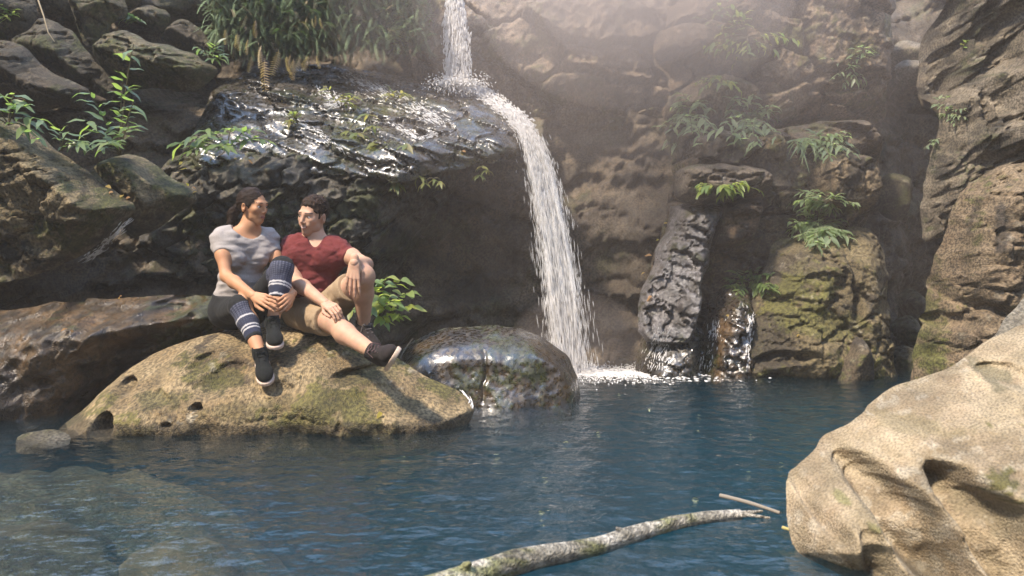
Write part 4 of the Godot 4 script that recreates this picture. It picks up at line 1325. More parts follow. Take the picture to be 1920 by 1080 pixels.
# a lace-up shoe: upper, sole and laces as parts of the person
func shoe(person: Node3D, ankle: Vector3, toe: Vector3, up: Vector3, s: float, upper_c: Color, sole_c: Color, lace_c: Color, sole_name := "shoe_sole") -> void:
	var t := toe.normalized()
	var u := (up - t * up.dot(t)).normalized()
	var w := t.cross(u)
	var b := Basis(w, u, t)
	var L := func(x: float, y: float, z: float) -> Vector3: return ankle + b * (Vector3(x, y, z) * s)
	var pad := Vector3.ONE * 0.26 * s
	var lo: Vector3 = L.call(0, -0.02, 0.07)
	var g := Field.new(lo - pad, lo + pad, 0.0045)
	g.bone(L.call(0, 0.035, -0.012), L.call(0, -0.02, -0.012), 0.043 * s, 0.043 * s, 0.015)
	g.ball(L.call(0, -0.045, -0.03), Vector3(0.037, 0.045, 0.042) * s, 0.02, b)
	g.bone(L.call(0, 0.0, 0.02), L.call(0, -0.042, 0.12), 0.038 * s, 0.036 * s, 0.03, u, 0.8)
	g.ball(L.call(0, -0.062, 0.135), Vector3(0.047, 0.032, 0.062) * s, 0.03, b)
	g.ball(L.call(0, -0.065, 0.06), Vector3(0.042, 0.035, 0.08) * s, 0.03, b)
	g.cut(L.call(0, -0.085, 0), -u)
	g.carve_bone(L.call(0, 0.02, -0.012), L.call(0, 0.12, -0.02), 0.034 * s, 0.036 * s)
	g.cut(L.call(0, 0.045, -0.012), (u - t * 0.35).normalized(), 0.09 * s)
	var m := blank()
	g.mesh(m, func(p: Vector3, _n: Vector3) -> Color:
		var q: Vector3 = b.transposed() * (p - ankle) / s
		return upper_c * (0.8 + 0.35 * fine.get_noise_3dv(p * 6.0)) if q.y < 0.026 or q.y > 0.036 else upper_c * 0.55)
	finish("shoe", m, M["cloth"], person)
	var g2 := Field.new(lo - pad, lo + pad, 0.0045)
	g2.ball(L.call(0, -0.085, -0.028), Vector3(0.043, 0.05, 0.05) * s, 0.02, b)
	g2.ball(L.call(0, -0.085, 0.135), Vector3(0.052, 0.05, 0.07) * s, 0.02, b)
	g2.ball(L.call(0, -0.085, 0.055), Vector3(0.043, 0.05, 0.09) * s, 0.03, b)
	g2.cut(L.call(0, -0.078, 0), u)
	g2.cut(L.call(0, -0.103, 0), -u)
	m = blank()
	g2.mesh(m, func(p: Vector3, _n: Vector3) -> Color: return sole_c * (0.9 + 0.2 * fine.get_noise_3dv(p * 4.0)))
	finish(sole_name, m, M["cloth"], person)
	m = blank()
	var g3 := Field.new(lo - pad, lo + pad, 0.003)
	for i in 5:
		var z := 0.035 + 0.019 * i
		var y := 0.036 - 0.0125 * i - 0.003 * i
		g3.bone(L.call(-0.024, y - 0.012, z), L.call(0.02, y + 0.002, z + 0.012), 0.0032 * s, 0.0032 * s, 0.002)
		g3.bone(L.call(0.024, y - 0.012, z), L.call(-0.02, y + 0.002, z + 0.012), 0.0032 * s, 0.0032 * s, 0.002)
	for e in [-1.0, 1.0]:
		g3.bone(L.call(0, 0.044, 0.035), L.call(0.03 * e, 0.04, 0.045), 0.003 * s, 0.003 * s, 0.002)
		g3.bone(L.call(0.03 * e, 0.04, 0.045), L.call(0.042 * e, 0.0, 0.05), 0.003 * s, 0.003 * s, 0.002)
	g3.mesh(m, func(_p: Vector3, _n: Vector3) -> Color: return lace_c)
	finish("shoe_laces", m, M["cloth"], person)


func eyes(person: Node3D, c: Vector3, b: Basis, s: float, gaze: Vector3) -> void:
	for e in [-1.0, 1.0]:
		var m := blank()
		var p: Vector3 = c + b * (Vector3(0.031 * e, 0.003, 0.0715) * s)
		var g := Field.new(p - Vector3.ONE * 0.022, p + Vector3.ONE * 0.022, 0.0022)
		g.ball(p, Vector3.ONE * 0.0125 * s, 0.001)
		g.mesh(m, func(_q: Vector3, n: Vector3) -> Color:
			var k := n.dot(gaze.normalized())
			return Color(0.01, 0.008, 0.007) if k > 0.955 else (Color(0.06, 0.035, 0.02) if k > 0.86 else Color(0.42, 0.38, 0.35)))
		finish("eye", m, M["eye"], person)


func people() -> void:
	var skin := vertex_mat(0.6, 0.4)
	skin.subsurf_scatter_enabled = true
	skin.subsurf_scatter_strength = 0.12
	M["skin"] = skin
	var cloth := vertex_mat(0.9, 0.3)
	cloth.rim_enabled = true
	cloth.rim = 0.05
	cloth.rim_tint = 0.7
	var weave := noise_tex(make_noise(97, 0.09, 3), 256, [[0.0, grey(0.82)], [0.5, grey(0.94)], [1.0, grey(1.0)]])
	cloth.albedo_texture = weave
	cloth.uv1_triplanar = true
	cloth.uv1_world_triplanar = true
	cloth.uv1_scale = Vector3.ONE * 6.0
	cloth.heightmap_enabled = true
	cloth.heightmap_texture = weave
	cloth.heightmap_scale = 0.12
	M["cloth"] = cloth
	var locks := vertex_mat(0.6, 0.25)
	var hairs := noise_tex(make_noise(98, 0.05, 3), 256, [[0.0, grey(0.35)], [0.5, grey(0.75)], [1.0, grey(1.0)]])
	locks.albedo_texture = hairs
	locks.heightmap_enabled = true
	locks.heightmap_texture = hairs
	locks.heightmap_scale = 0.5
	locks.uv1_triplanar = true
	locks.uv1_world_triplanar = true
	locks.uv1_scale = Vector3(5.0, 22.0, 5.0)
	M["hair"] = locks
	M["eye"] = vertex_mat(0.15, 0.5)
	var folds := make_noise(92, 14.0, 2, FastNoiseLite.TYPE_SIMPLEX_SMOOTH, FastNoiseLite.FRACTAL_RIDGED)
	var strand := make_noise(93, 60.0, 2)
	woman(folds, strand)
	man(folds, strand)


func woman(folds: FastNoiseLite, strand: FastNoiseLite) -> void:
	var root := base("person", at(445, 612, 5.4))
	tag(root, "dark haired woman in grey T-shirt and black leggings clasping one shin", "person", "two hikers resting on the boulder")
	var hip := at(444, 580, 5.42)
	var chest := at(458, 462, 5.36)
	var sh_r := at(413, 447, 5.26)
	var sh_l := at(506, 447, 5.45)
	var fwd := Vector3(0.42, 0.05, 0.9).normalized()
	var el_r := at(424, 518, 5.16)
	var wr_r := at(476, 555, 4.97)
	var el_l := at(528, 522, 5.34)
	var wr_l := at(547, 553, 5.10)
	var hip_r := at(422, 586, 5.40)
	var hip_l := at(472, 584, 5.44)
	var kn_r := at(451, 574, 5.02)
	var an_r := at(488, 664, 4.84)
	var kn_l := at(529, 502, 5.12)
	var an_l := at(511, 606, 4.98)
	var head := at(474, 388, 5.33)
	var hb := face_basis(Vector3(0.9, -0.08, 0.42), Vector3(0.02, 1, 0.04))
	var s := 0.94
	var tone := Color(0.375, 0.19, 0.10)
	var skin_at := func(p: Vector3, _n: Vector3) -> Color:
		var k := 1.0 + 0.10 * soft.get_noise_3dv(p * 9.0) + 0.05 * fine.get_noise_3dv(p * 2.0)
		return tone * k
	# the body, one continuous skin
	var m := blank()
	var lo := hip - Vector3(0.42, 0.55, 0.55)
	var hi := hip + Vector3(0.50, 0.72, 0.85)
	var g := Field.new(lo, hi, 0.009)
	torso_shape(g, hip, chest, sh_r, sh_l, fwd, false, -0.012)
	g.bone(chest + Vector3(0, 0.05, 0), head - hb.y * 0.05 - hb.z * 0.02, 0.044, 0.038, 0.04)
	g.bone(sh_r.lerp(chest, 0.5) + Vector3(0, 0.03, 0), head - hb.y * 0.10, 0.028, 0.026, 0.05)
	g.bone(sh_l.lerp(chest, 0.5) + Vector3(0, 0.03, 0), head - hb.y * 0.10, 0.028, 0.026, 0.05)
	arm_shape(g, sh_r, el_r, wr_r, 0.90)
	arm_shape(g, sh_l, el_l, wr_l, 0.90)
	leg_shape(g, hip_r, kn_r, an_r, Vector3(0, 0, -1), 0.92)
	leg_shape(g, hip_l, kn_l, an_l, Vector3(0, -0.2, -1), 0.92)
	g.mesh(m, skin_at)
	var pad := Vector3(0.19, 0.21, 0.19)
	var h := Field.new(head - pad, head + pad, 0.0036)
	head_shape(h, head, hb, s, false)
	h.bone(head - hb.y * 0.05 - hb.z * 0.02, head - hb.y * 0.2 - hb.z * 0.03 + Vector3(-0.01, 0, 0), 0.038, 0.043, 0.012)
	var inv := hb.transposed()
	h.mesh(m, func(p: Vector3, _n: Vector3) -> Color:
		var q: Vector3 = inv * (p - head) / s
		var c := tone * (1.0 + 0.08 * soft.get_noise_3dv(p * 12.0))
		var ax := absf(q.x)
		if q.z > 0.06 and Vector2(ax / 0.021, (q.y + 0.0595) / 0.0105).length() < 1.0:
			c = Color(0.27, 0.10, 0.075)
		if q.z > 0.07 and absf(q.y + 0.0598) < 0.0022 and ax < 0.02:
			c = Color(0.12, 0.03, 0.03)
		if q.z > 0.05 and absf(q.y - 0.028 + 2.5 * (ax - 0.03) * (ax - 0.03)) < 0.0030 and ax > 0.013 and ax < 0.046:
			c = Color(0.035, 0.02, 0.014)
		if q.z > 0.06 and Vector2((ax - 0.031) / 0.016, (q.y - 0.006) / 0.006).length() < 1.0:
			c = c.lerp(Color(0.05, 0.03, 0.022), 0.6)
		return c)
	# hands
	var hf := Field.new(wr_r - Vector3(0.08, 0.13, 0.10), wr_r + Vector3(0.24, 0.10, 0.14), 0.0033)
	hand_shape(hf, wr_r, at(512, 568, 4.90) - wr_r, Vector3(-0.05, 0.45, 0.9), 1.0, 0.92, [[0.15, 0.35, 0.3], [0.2, 0.4, 0.3], [0.25, 0.4, 0.3], [0.3, 0.4, 0.3]], 0.16, 0.1)
	hf.mesh(m, skin_at)
	var hl := Field.new(wr_l - Vector3(0.2, 0.2, 0.08), wr_l + Vector3(0.08, 0.08, 0.20), 0.0033)
	hand_shape(hl, wr_l, at(527, 574, 4.97) - wr_l, Vector3(0.75, 0.25, 0.6), -1.0, 0.92, [[0.3, 0.4, 0.3], [0.3, 0.4, 0.3], [0.3, 0.45, 0.3], [0.35, 0.45, 0.3]], 0.1, 0.2)
	hl.mesh(m, skin_at)
	finish("body", m, M["skin"], root)
	eyes(root, head, hb, s, hb * Vector3(0.1, 0, 1))
	# hair drawn back into a ponytail
	m = blank()
	var r := Field.new(head - Vector3(0.30, 0.24, 0.26), head + Vector3(0.20, 0.20, 0.2), 0.004)
	var L := func(x: float, y: float, z: float) -> Vector3: return head + hb * (Vector3(x, y, z) * s)
	r.ball(L.call(0, 0.034, -0.016), Vector3(0.0765, 0.091, 0.098) * s, 0.01, hb)
	r.ball(L.call(0, -0.052, 0.088), Vector3(0.085, 0.122, 0.088) * s, 0.012, hb, true)
	r.cut(L.call(0, -0.035, -0.05), -(hb.y * 0.8 + hb.z * 0.6).normalized(), 0.12)
	for e in [-1.0, 1.0]:
		r.ball(L.call(0.088 * e, -0.02, 0.0), Vector3(0.03, 0.036, 0.03) * s, 0.01, hb, true)
	r.ball(L.call(0, -0.015, -0.108), Vector3(0.03, 0.032, 0.03) * s, 0.03, hb)
	r.bone(L.call(0, -0.02, -0.125), L.call(0.01, -0.05, -0.165), 0.024, 0.03, 0.02)
	r.bone(L.call(0.01, -0.05, -0.165), L.call(0.0, -0.12, -0.175), 0.03, 0.02, 0.02)
	r.bone(L.call(0.0, -0.12, -0.175), L.call(-0.01, -0.17, -0.15), 0.02, 0.005, 0.02)
	r.crumple(strand, 0.005, Vector3(0.35, 1.0, 0.35))
	r.mesh(m, func(p: Vector3, _n: Vector3) -> Color: return Color(0.036, 0.021, 0.014) * (1.0 + 0.8 * strand.get_noise_3dv(p * Vector3(0.5, 1.6, 0.5))))
	finish("hair", m, M["hair"], root)
	# T-shirt
	m = blank()
	var up := (chest - hip).normalized()
	var t := Field.new(lo, hi, 0.0065)
	var se_r := sh_r.lerp(el_r, 0.40)
	var se_l := sh_l.lerp(el_l, 0.42)
	t.bone(sh_r.lerp(chest, 0.1) + up * 0.004, se_r + (se_r - sh_r) * 0.3, 0.052, 0.058, 0.03)
	t.bone(sh_l.lerp(chest, 0.1) + up * 0.004, se_l + (se_l - sh_l) * 0.3, 0.052, 0.057, 0.03)
	t.cut(se_r, (el_r - sh_r).normalized(), 0.16)
	t.cut(se_l, (el_l - sh_l).normalized(), 0.16)
	torso_shape(t, hip, chest, sh_r, sh_l, fwd, false, 0.009)
	t.crumple(folds, 0.0080, Vector3(0.35, 1.0, 0.35))
	t.cut(hip + up * 0.045 + Vector3(0, 0, 0), (-up - fwd * 0.1 + (sh_r - sh_l).normalized() * 0.16).normalized(), 0.6)
	t.carve_bone(chest + up * 0.095 + fwd * 0.02, chest + up * 0.2 + fwd * 0.10, 0.082, 0.13, fwd, 0.8)
	var cloth_at := func(p: Vector3, _n: Vector3) -> Color:
		var k := 0.95 + 0.07 * strand.get_noise_3dv(p * Vector3(0.35, 3.5, 0.35)) + 0.04 * soft.get_noise_3dv(p * 8.0)
		return Color(0.345, 0.31, 0.29) * k
	t.mesh(m, cloth_at)
	finish("t_shirt", m, M["cloth"], root)
	# leggings with ribbed calf panels and white hoops
	m = blank()
	var e1 := kn_r.lerp(an_r, 0.70)
	var e2 := kn_l.lerp(an_l, 0.56)
	var k2 := Field.new(lo, hi, 0.0055)
	torso_shape(k2, hip, hip + up * 0.15, hip + up * 0.05, hip + up * 0.05 + (sh_l - sh_r) * 0.2, fwd, false, 0.0)
	k2.cut(hip + up * 0.085, up, 0.5)
	leg_shape(k2, hip_r, kn_r, an_r, Vector3(0, 0, -1), 0.92, 0.005)
	leg_shape(k2, hip_l, kn_l, an_l, Vector3(0, -0.2, -1), 0.92, 0.005)
	k2.crumple(folds, 0.002)
	k2.cut(e1, (an_r - kn_r).normalized(), 0.16)
	k2.cut(e2, (an_l - kn_l).normalized(), 0.15)
	var legs := [[kn_r, an_r, [0.30, 0.47, 0.53], 0.64, 0.06], [kn_l, an_l, [0.30, 0.35, 0.51], 0.54, -0.04]]
	k2.mesh(m, func(p: Vector3, n: Vector3) -> Color:
		var c := Color(0.016, 0.016, 0.018)
		for e in legs:
			var ba: Vector3 = e[1] - e[0]
			var tt: float = (p - e[0]).dot(ba) / ba.length_squared()
			var off: float = (p - e[0] - ba * tt).length()
			if tt > e[4] and tt < e[3] and off < 0.10 and n.dot(Vector3(0.15, 0.1, 0.98)) > 0.12:
				var rib := 0.5 + 0.5 * sin(tt * 190.0)
				var ang := atan2(p.x - e[0].x - ba.x * tt, p.z - e[0].z - ba.z * tt)
				rib *= 0.5 + 0.5 * sin(ang * 22.0)
				c = Color(0.03, 0.033, 0.055).lerp(Color(0.17, 0.175, 0.225), rib * smoothstep(e[3], e[4], tt + 0.05))
				for hoop in e[2]:
					if absf(tt - hoop) < 0.014:
						c = Color(0.44, 0.42, 0.42)
		return c)
	finish("leggings", m, M["cloth"], root)
	var black := Color(0.014, 0.015, 0.014)
	shoe(root, an_r, Vector3(0.34, -0.42, 0.84), Vector3(-0.05, 0.9, 0.45), 0.9, black, Color(0.62, 0.47, 0.38), black * 0.7)
	shoe(root, an_l, Vector3(0.30, -0.25, 0.9), Vector3(0.0, 0.95, 0.25), 0.9, black, Color(0.62, 0.47, 0.38), black * 0.7)


func man(folds: FastNoiseLite, strand: FastNoiseLite) -> void:
	var root := base("person", at(590, 612, 5.4))
	tag(root, "smiling man in maroon V-neck T-shirt and khaki shorts, leg stretched out", "person", "two hikers resting on the boulder")
	var hip := at(588, 582, 5.46)
	var chest := at(592, 478, 5.42)
	var sh_r := at(544, 462, 5.46)
	var sh_l := at(638, 470, 5.42)
	var fwd := Vector3(0.12, 0.05, 0.98).normalized()
	var el_r := at(552, 526, 5.32)
	var wr_r := at(610, 569, 5.03)
	var el_l := at(686, 496, 5.22)
	var wr_l := at(664, 493, 5.00)
	var hip_r := at(566, 588, 5.42)
	var hip_l := at(612, 584, 5.44)
	var kn_r := at(623, 603, 5.02)
	var an_r := at(704, 663, 4.74)
	var kn_l := at(681, 518, 5.08)
	var an_l := at(682, 614, 5.26)
	var head := at(587, 406, 5.38)
	var hb := face_basis(Vector3(-0.46, -0.10, 0.88), Vector3(0.10, 1, 0.10))
	var s := 1.0
	var tone := Color(0.40, 0.235, 0.155)
	var skin_at := func(p: Vector3, _n: Vector3) -> Color:
		var k := 1.0 + 0.10 * soft.get_noise_3dv(p * 9.0) + 0.12 * fine.get_noise_3dv(p * 2.0)
		return Color(tone.r * k, tone.g * k * (1.0 + 0.06 * soft.get_noise_3dv(p * 14.0)), tone.b * k)
	var m := blank()
	var lo := hip - Vector3(0.36, 0.50, 0.40)
	var hi := hip + Vector3(0.60, 0.66, 0.90)
	var g := Field.new(lo, hi, 0.009)
	torso_shape(g, hip, chest, sh_r, sh_l, fwd, true, -0.012)
	g.bone(chest + Vector3(0, 0.05, 0), head - hb.y * 0.05 - hb.z * 0.02, 0.054, 0.047, 0.04)
	g.bone(sh_r.lerp(chest, 0.5) + Vector3(0, 0.03, 0), head - hb.y * 0.10, 0.028, 0.026, 0.05)
	g.bone(sh_l.lerp(chest, 0.5) + Vector3(0, 0.03, 0), head - hb.y * 0.10, 0.028, 0.026, 0.05)
	arm_shape(g, sh_r, el_r, wr_r, 1.08)
	arm_shape(g, sh_l, el_l, wr_l, 1.08)
	leg_shape(g, hip_r, kn_r, an_r, Vector3(-0.3, -0.6, -0.3), 1.0)
	leg_shape(g, hip_l, kn_l, an_l, Vector3(-0.2, 0, -0.9), 1.0)
	g.mesh(m, skin_at)
	var pad := Vector3(0.19, 0.21, 0.19)
	var h := Field.new(head - pad, head + pad, 0.0036)
	head_shape(h, head, hb, s, true)
	h.bone(head - hb.y * 0.05 - hb.z * 0.02, head - hb.y * 0.2 - hb.z * 0.03, 0.047, 0.052, 0.012)
	var inv := hb.transposed()
	h.mesh(m, func(p: Vector3, _n: Vector3) -> Color:
		var q: Vector3 = inv * (p - head) / s
		var c := tone * (1.0 + 0.08 * soft.get_noise_3dv(p * 12.0))
		var ax := absf(q.x)
		var jaw := smoothstep(-0.03, -0.06, q.y) * smoothstep(-0.02, 0.03, q.z) * smoothstep(-0.125, -0.10, q.y)
		c = c.lerp(Color(0.27, 0.16, 0.11), 0.45 * jaw * (0.8 + 0.6 * fine.get_noise_3dv(p * 8.0)))
		if q.z > 0.06 and Vector2(ax / 0.030, (q.y + 0.0595 - 11.0 * q.x * q.x) / 0.0085).length() < 1.0:
			c = Color(0.31, 0.145, 0.115)
		if q.z > 0.065 and absf(q.y + 0.0590 - 11.0 * q.x * q.x) < 0.0030 and ax < 0.024:
			c = Color(0.55, 0.48, 0.42) if ax < 0.018 else Color(0.16, 0.06, 0.05)
		if q.z > 0.05 and absf(q.y - 0.027 + 2.5 * (ax - 0.03) * (ax - 0.03)) < 0.0036 and ax > 0.012 and ax < 0.047:
			c = Color(0.06, 0.035, 0.024)
		if q.z > 0.06 and Vector2((ax - 0.031) / 0.014, (q.y - 0.006) / 0.0045).length() < 1.0:
			c = c.lerp(Color(0.12, 0.065, 0.05), 0.5)
		return c)
	var hl := Field.new(wr_l - Vector3(0.09, 0.24, 0.10), wr_l + Vector3(0.09, 0.06, 0.12), 0.0033)
	hand_shape(hl, wr_l, Vector3(-0.03, -0.96, 0.22), Vector3(0.05, 0.25, 0.97), -1.0, 1.0, [[0.15, 0.25, 0.15], [0.1, 0.2, 0.15], [0.15, 0.2, 0.15], [0.2, 0.25, 0.2]], 0.16, 0.3)
	hl.mesh(m, skin_at)
	var hr := Field.new(wr_r - Vector3(0.08, 0.18, 0.10), wr_r + Vector3(0.22, 0.09, 0.14), 0.0033)
	hand_shape(hr, wr_r, at(634, 583, 4.925) - wr_r, Vector3(0.1, 0.8, 0.6), 1.0, 1.0, [[0.35, 0.5, 0.4], [0.4, 0.6, 0.4], [0.45, 0.7, 0.4], [0.5, 0.7, 0.4]], 0.05, 0.5)
	hr.mesh(m, skin_at)
	finish("body", m, M["skin"], root)
	eyes(root, head, hb, s, hb * Vector3(-0.25, 0, 1))
	# short tousled hair
	m = blank()
	var r := Field.new(head - Vector3(0.17, 0.12, 0.17), head + Vector3(0.17, 0.2, 0.17), 0.004)
	var L := func(x: float, y: float, z: float) -> Vector3: return head + hb * (Vector3(x, y, z) * s)
	r.ball(L.call(0, 0.040, -0.014), Vector3(0.0765, 0.090, 0.098) * s, 0.01, hb)
	r.ball(L.call(0, -0.045, 0.086), Vector3(0.088, 0.112, 0.092) * s, 0.012, hb, true)
	r.cut(L.call(0, -0.045, -0.06), -(hb.y * 0.9 + hb.z * 0.45).normalized(), 0.14)
	for e in [-1.0, 1.0]:
		r.ball(L.call(0.09 * e, -0.025, -0.005), Vector3(0.03, 0.050, 0.042) * s, 0.01, hb, true)
	r.crumple(make_noise(95, 44.0, 2), 0.007)
	r.mesh(m, func(p: Vector3, _n: Vector3) -> Color: return Color(0.05, 0.028, 0.017) * (1.0 + 0.9 * strand.get_noise_3dv(p * 0.8)))
	finish("hair", m, M["hair"], root)
	# T-shirt
	m = blank()
	var up := (chest - hip).normalized()
	var t := Field.new(lo, hi, 0.0065)
	var se_r := sh_r.lerp(el_r, 0.55)
	var se_l := sh_l.lerp(el_l, 0.48)
	t.bone(sh_r.lerp(chest, 0.1) + up * 0.004, se_r + (se_r - sh_r) * 0.3, 0.058, 0.060, 0.03)
	t.bone(sh_l.lerp(chest, 0.1) + up * 0.004, se_l + (se_l - sh_l) * 0.3, 0.058, 0.062, 0.03)
	t.cut(se_r, (el_r - sh_r).normalized(), 0.17)
	t.cut(se_l, (el_l - sh_l).normalized(), 0.17)
	torso_shape(t, hip, chest, sh_r, sh_l, fwd, true, 0.009)
	t.crumple(folds, 0.0085, Vector3(0.5, 0.9, 0.5))
	t.crumple(folds, 0.003, Vector3(1.5, 2.2, 1.5))
	t.cut(hip + up * 0.03, (-up - fwd * 0.1).normalized(), 0.6)
	t.carve_bone(chest + up * 0.015 + fwd * 0.15, chest + up * 0.15 + fwd * 0.03, 0.010, 0.066)
	t.carve_bone(chest + up * 0.12, chest + up * 0.22, 0.068, 0.09)
	t.mesh(m, func(p: Vector3, _n: Vector3) -> Color:
		var k := 0.95 + 0.12 * soft.get_noise_3dv(p * 9.0) + 0.10 * strand.get_noise_3dv(p * 2.0)
		return Color(0.135, 0.028, 0.027) * k)
	finish("t_shirt", m, M["cloth"], root)
	# shorts
	m = blank()
	var k2 := Field.new(lo, hi, 0.0065)
	torso_shape(k2, hip, hip + up * 0.15, hip + up * 0.05, hip + up * 0.05 + (sh_l - sh_r) * 0.2, fwd, true, 0.002)
	k2.cut(hip + up * 0.075, up, 0.5)
	var e1 := hip_r.lerp(kn_r, 0.88)
	var e2 := hip_l.lerp(kn_l, 0.70)
	k2.bone(hip_r, e1 + (e1 - hip_r) * 0.2, 0.105, 0.088, 0.05)
	k2.cut(e1, (kn_r - hip_r).normalized(), 0.24)
	k2.bone(hip_l, e2 + (e2 - hip_l) * 0.2, 0.105, 0.092, 0.05)
	k2.crumple(folds, 0.006, Vector3(0.6, 0.6, 0.6))
	k2.cut(e2, (kn_l - hip_l).normalized(), 0.24)
	k2.mesh(m, func(p: Vector3, _n: Vector3) -> Color:
		var k := 0.95 + 0.10 * soft.get_noise_3dv(p * 9.0) + 0.10 * strand.get_noise_3dv(p * 2.0)
		return Color(0.32, 0.23, 0.14) * k)
	finish("shorts", m, M["cloth"], root)
	# a pale drawstring at the waist
	m = blank()
	var w := hip + up * 0.06 + fwd * 0.125
	var dz := Field.new(w - Vector3.ONE * 0.12, w + Vector3.ONE * 0.12, 0.003)
	dz.bone(w, w + Vector3(-0.05, 0.015, 0.0), 0.0055, 0.0045, 0.004)
	dz.bone(w, w + Vector3(0.05, 0.012, 0.0), 0.0055, 0.0045, 0.004)
	dz.bone(w, w + Vector3(-0.02, -0.06, 0.015), 0.005, 0.004, 0.004)
	dz.bone(w, w + Vector3(0.025, -0.05, 0.015), 0.005, 0.004, 0.004)
	dz.mesh(m, func(_p: Vector3, _n: Vector3) -> Color: return Color(0.6, 0.52, 0.42))
	finish("drawstring", m, M["cloth"], root)
	var dark := Color(0.028, 0.022, 0.021)
	shoe(root, an_r, Vector3(0.25, 0.30, 0.80), Vector3(-0.80, 0.42, -0.05), 1.0, dark, Color(0.60, 0.46, 0.36), Color(0.10, 0.06, 0.06))
	shoe(root, an_l, Vector3(0.55, -0.35, 0.75), Vector3(0.1, 0.95, 0.3), 1.0, dark, Color(0.03, 0.03, 0.03), Color(0.16, 0.14, 0.13))


# ---------- plants ----------
func tube(m: Dictionary, pts: Array, r0: float, r1: float, sides: int, tint: Callable, bump := 0.0) -> void:
	var v: PackedVector3Array = m.v
	var n: PackedVector3Array = m.n
	var c: PackedColorArray = m.c
	var idx: PackedInt32Array = m.i
	var first := v.size()
	var count := pts.size()
	var side := Vector3.UP
	for i in count:
		var a: Vector3 = pts[maxi(i - 1, 0)]
		var b: Vector3 = pts[mini(i + 1, count - 1)]
		var d := (b - a).normalized()
		if absf(d.dot(side)) > 0.9: side = Vector3.RIGHT if absf(d.x) < 0.8 else Vector3.FORWARD
		var u := (side - d * side.dot(d)).normalized()
		side = u
		var w := d.cross(u)
		var r := lerpf(r0, r1, float(i) / (count - 1))
		for k in sides:
			var ang := TAU * k / sides
			var o := u * cos(ang) + w * sin(ang)
			var p: Vector3 = pts[i]
			var rr := r
			if bump > 0.0: rr += bump * (soft.get_noise_3dv((p + o * r) * 7.0) + 0.5 * fine.get_noise_3dv(p + o * r))
			v.append(p + o * rr)
			n.append(o)
			c.append(tint.call(p + o * rr, o))
	for i in count - 1:
		for k in sides:
			var a := first + i * sides + k
			var b := first + i * sides + (k + 1) % sides
			idx.append_array(PackedInt32Array([a, a + sides, b + sides, a, b + sides, b]))
	for e in [0, count - 1]:                          # close the ends
		var hub := v.size()
		v.append(pts[e])
		n.append(((pts[e] as Vector3) - (pts[1] if e == 0 else pts[count - 2])).normalized())
		c.append(tint.call(pts[e], Vector3.UP))
		for k in sides:
			var a: int = first + e * sides + k
			var b: int = first + e * sides + (k + 1) % sides
			idx.append_array(PackedInt32Array([hub, a, b] if e == 0 else [hub, b, a]))
	m.v = v
	m.n = n
	m.c = c
	m.i = idx


# a leaf blade of unit length along -z, folded at the midrib and curving down
func leaf_mesh(width: float, droop: float, fold: float, seed_: int) -> ArrayMesh:
	var r := RandomNumberGenerator.new()
	r.seed = seed_
	var v := PackedVector3Array()
	var n := PackedVector3Array()
	var idx := PackedInt32Array()
	var rows := 7
	var twist := r.randf_range(-0.25, 0.25)
	for i in rows:
		var t := float(i) / (rows - 1)
		var w := width * pow(sin(PI * pow(t, 0.72)), 0.85) if i > 0 and i < rows - 1 else 0.004
		var y := -droop * t * t + 0.04 * sin(t * 9.0 + seed_)
		for k in 3:
			var s := k - 1.0
			v.append(Vector3(s * w * cos(twist * t), y + absf(s) * w * fold + s * w * sin(twist * t), -t))
			n.append(Vector3(-s * fold, 1.0, -droop * 2.0 * t * 0.5).normalized())
	for i in rows - 1:
		for k in 2:
			var a := i * 3 + k
			idx.append_array(PackedInt32Array([a, a + 3, a + 4, a, a + 4, a + 1]))
	return arrays_mesh(v, n, idx)


func leaf_mat(r: float, g: float, b: float, rough := 0.42) -> StandardMaterial3D:
	var m := plain_mat(lin(r * 0.88, g * 0.88, b * 0.88), rough, 0.5)
	m.cull_mode = BaseMaterial3D.CULL_DISABLED
	m.backlight_enabled = true
	m.backlight = lin(r * 3.2, g * 3.4, b * 2.0)
	return m


var leaf_shapes := {}
var leaf_mats := {}


func plants_setup() -> void:
	leaf_shapes["lance"] = [leaf_mesh(0.15, 0.25, 0.25, 1), leaf_mesh(0.17, 0.4, 0.3, 2), leaf_mesh(0.14, 0.15, 0.2, 3)]
	leaf_shapes["broad"] = [leaf_mesh(0.26, 0.25, 0.2, 4), leaf_mesh(0.29, 0.4, 0.25, 5), leaf_mesh(0.24, 0.15, 0.3, 6)]
	leaf_shapes["blade"] = [leaf_mesh(0.045, 0.8, 0.3, 7), leaf_mesh(0.05, 0.5, 0.2, 8), leaf_mesh(0.04, 1.1, 0.2, 9)]
	leaf_mats["green"] = [leaf_mat(0.088, 0.125, 0.042), leaf_mat(0.115, 0.15, 0.05), leaf_mat(0.066, 0.098, 0.038)]
	leaf_mats["olive"] = [leaf_mat(0.10, 0.12, 0.045), leaf_mat(0.14, 0.145, 0.05), leaf_mat(0.17, 0.15, 0.06)]
	leaf_mats["grey"] = [leaf_mat(0.15, 0.19, 0.11), leaf_mat(0.20, 0.24, 0.14), leaf_mat(0.115, 0.15, 0.085)]
	leaf_mats["sun"] = [leaf_mat(0.14, 0.18, 0.05), leaf_mat(0.20, 0.22, 0.055), leaf_mat(0.10, 0.145, 0.05)]
	leaf_mats["straw"] = [leaf_mat(0.34, 0.26, 0.16, 0.7), leaf_mat(0.42, 0.33, 0.22, 0.7), leaf_mat(0.26, 0.19, 0.12, 0.7)]
	M["stem"] = plain_mat(lin(0.09, 0.075, 0.04), 0.7)
	M["dry_stem"] = plain_mat(lin(0.16, 0.115, 0.07), 0.8)


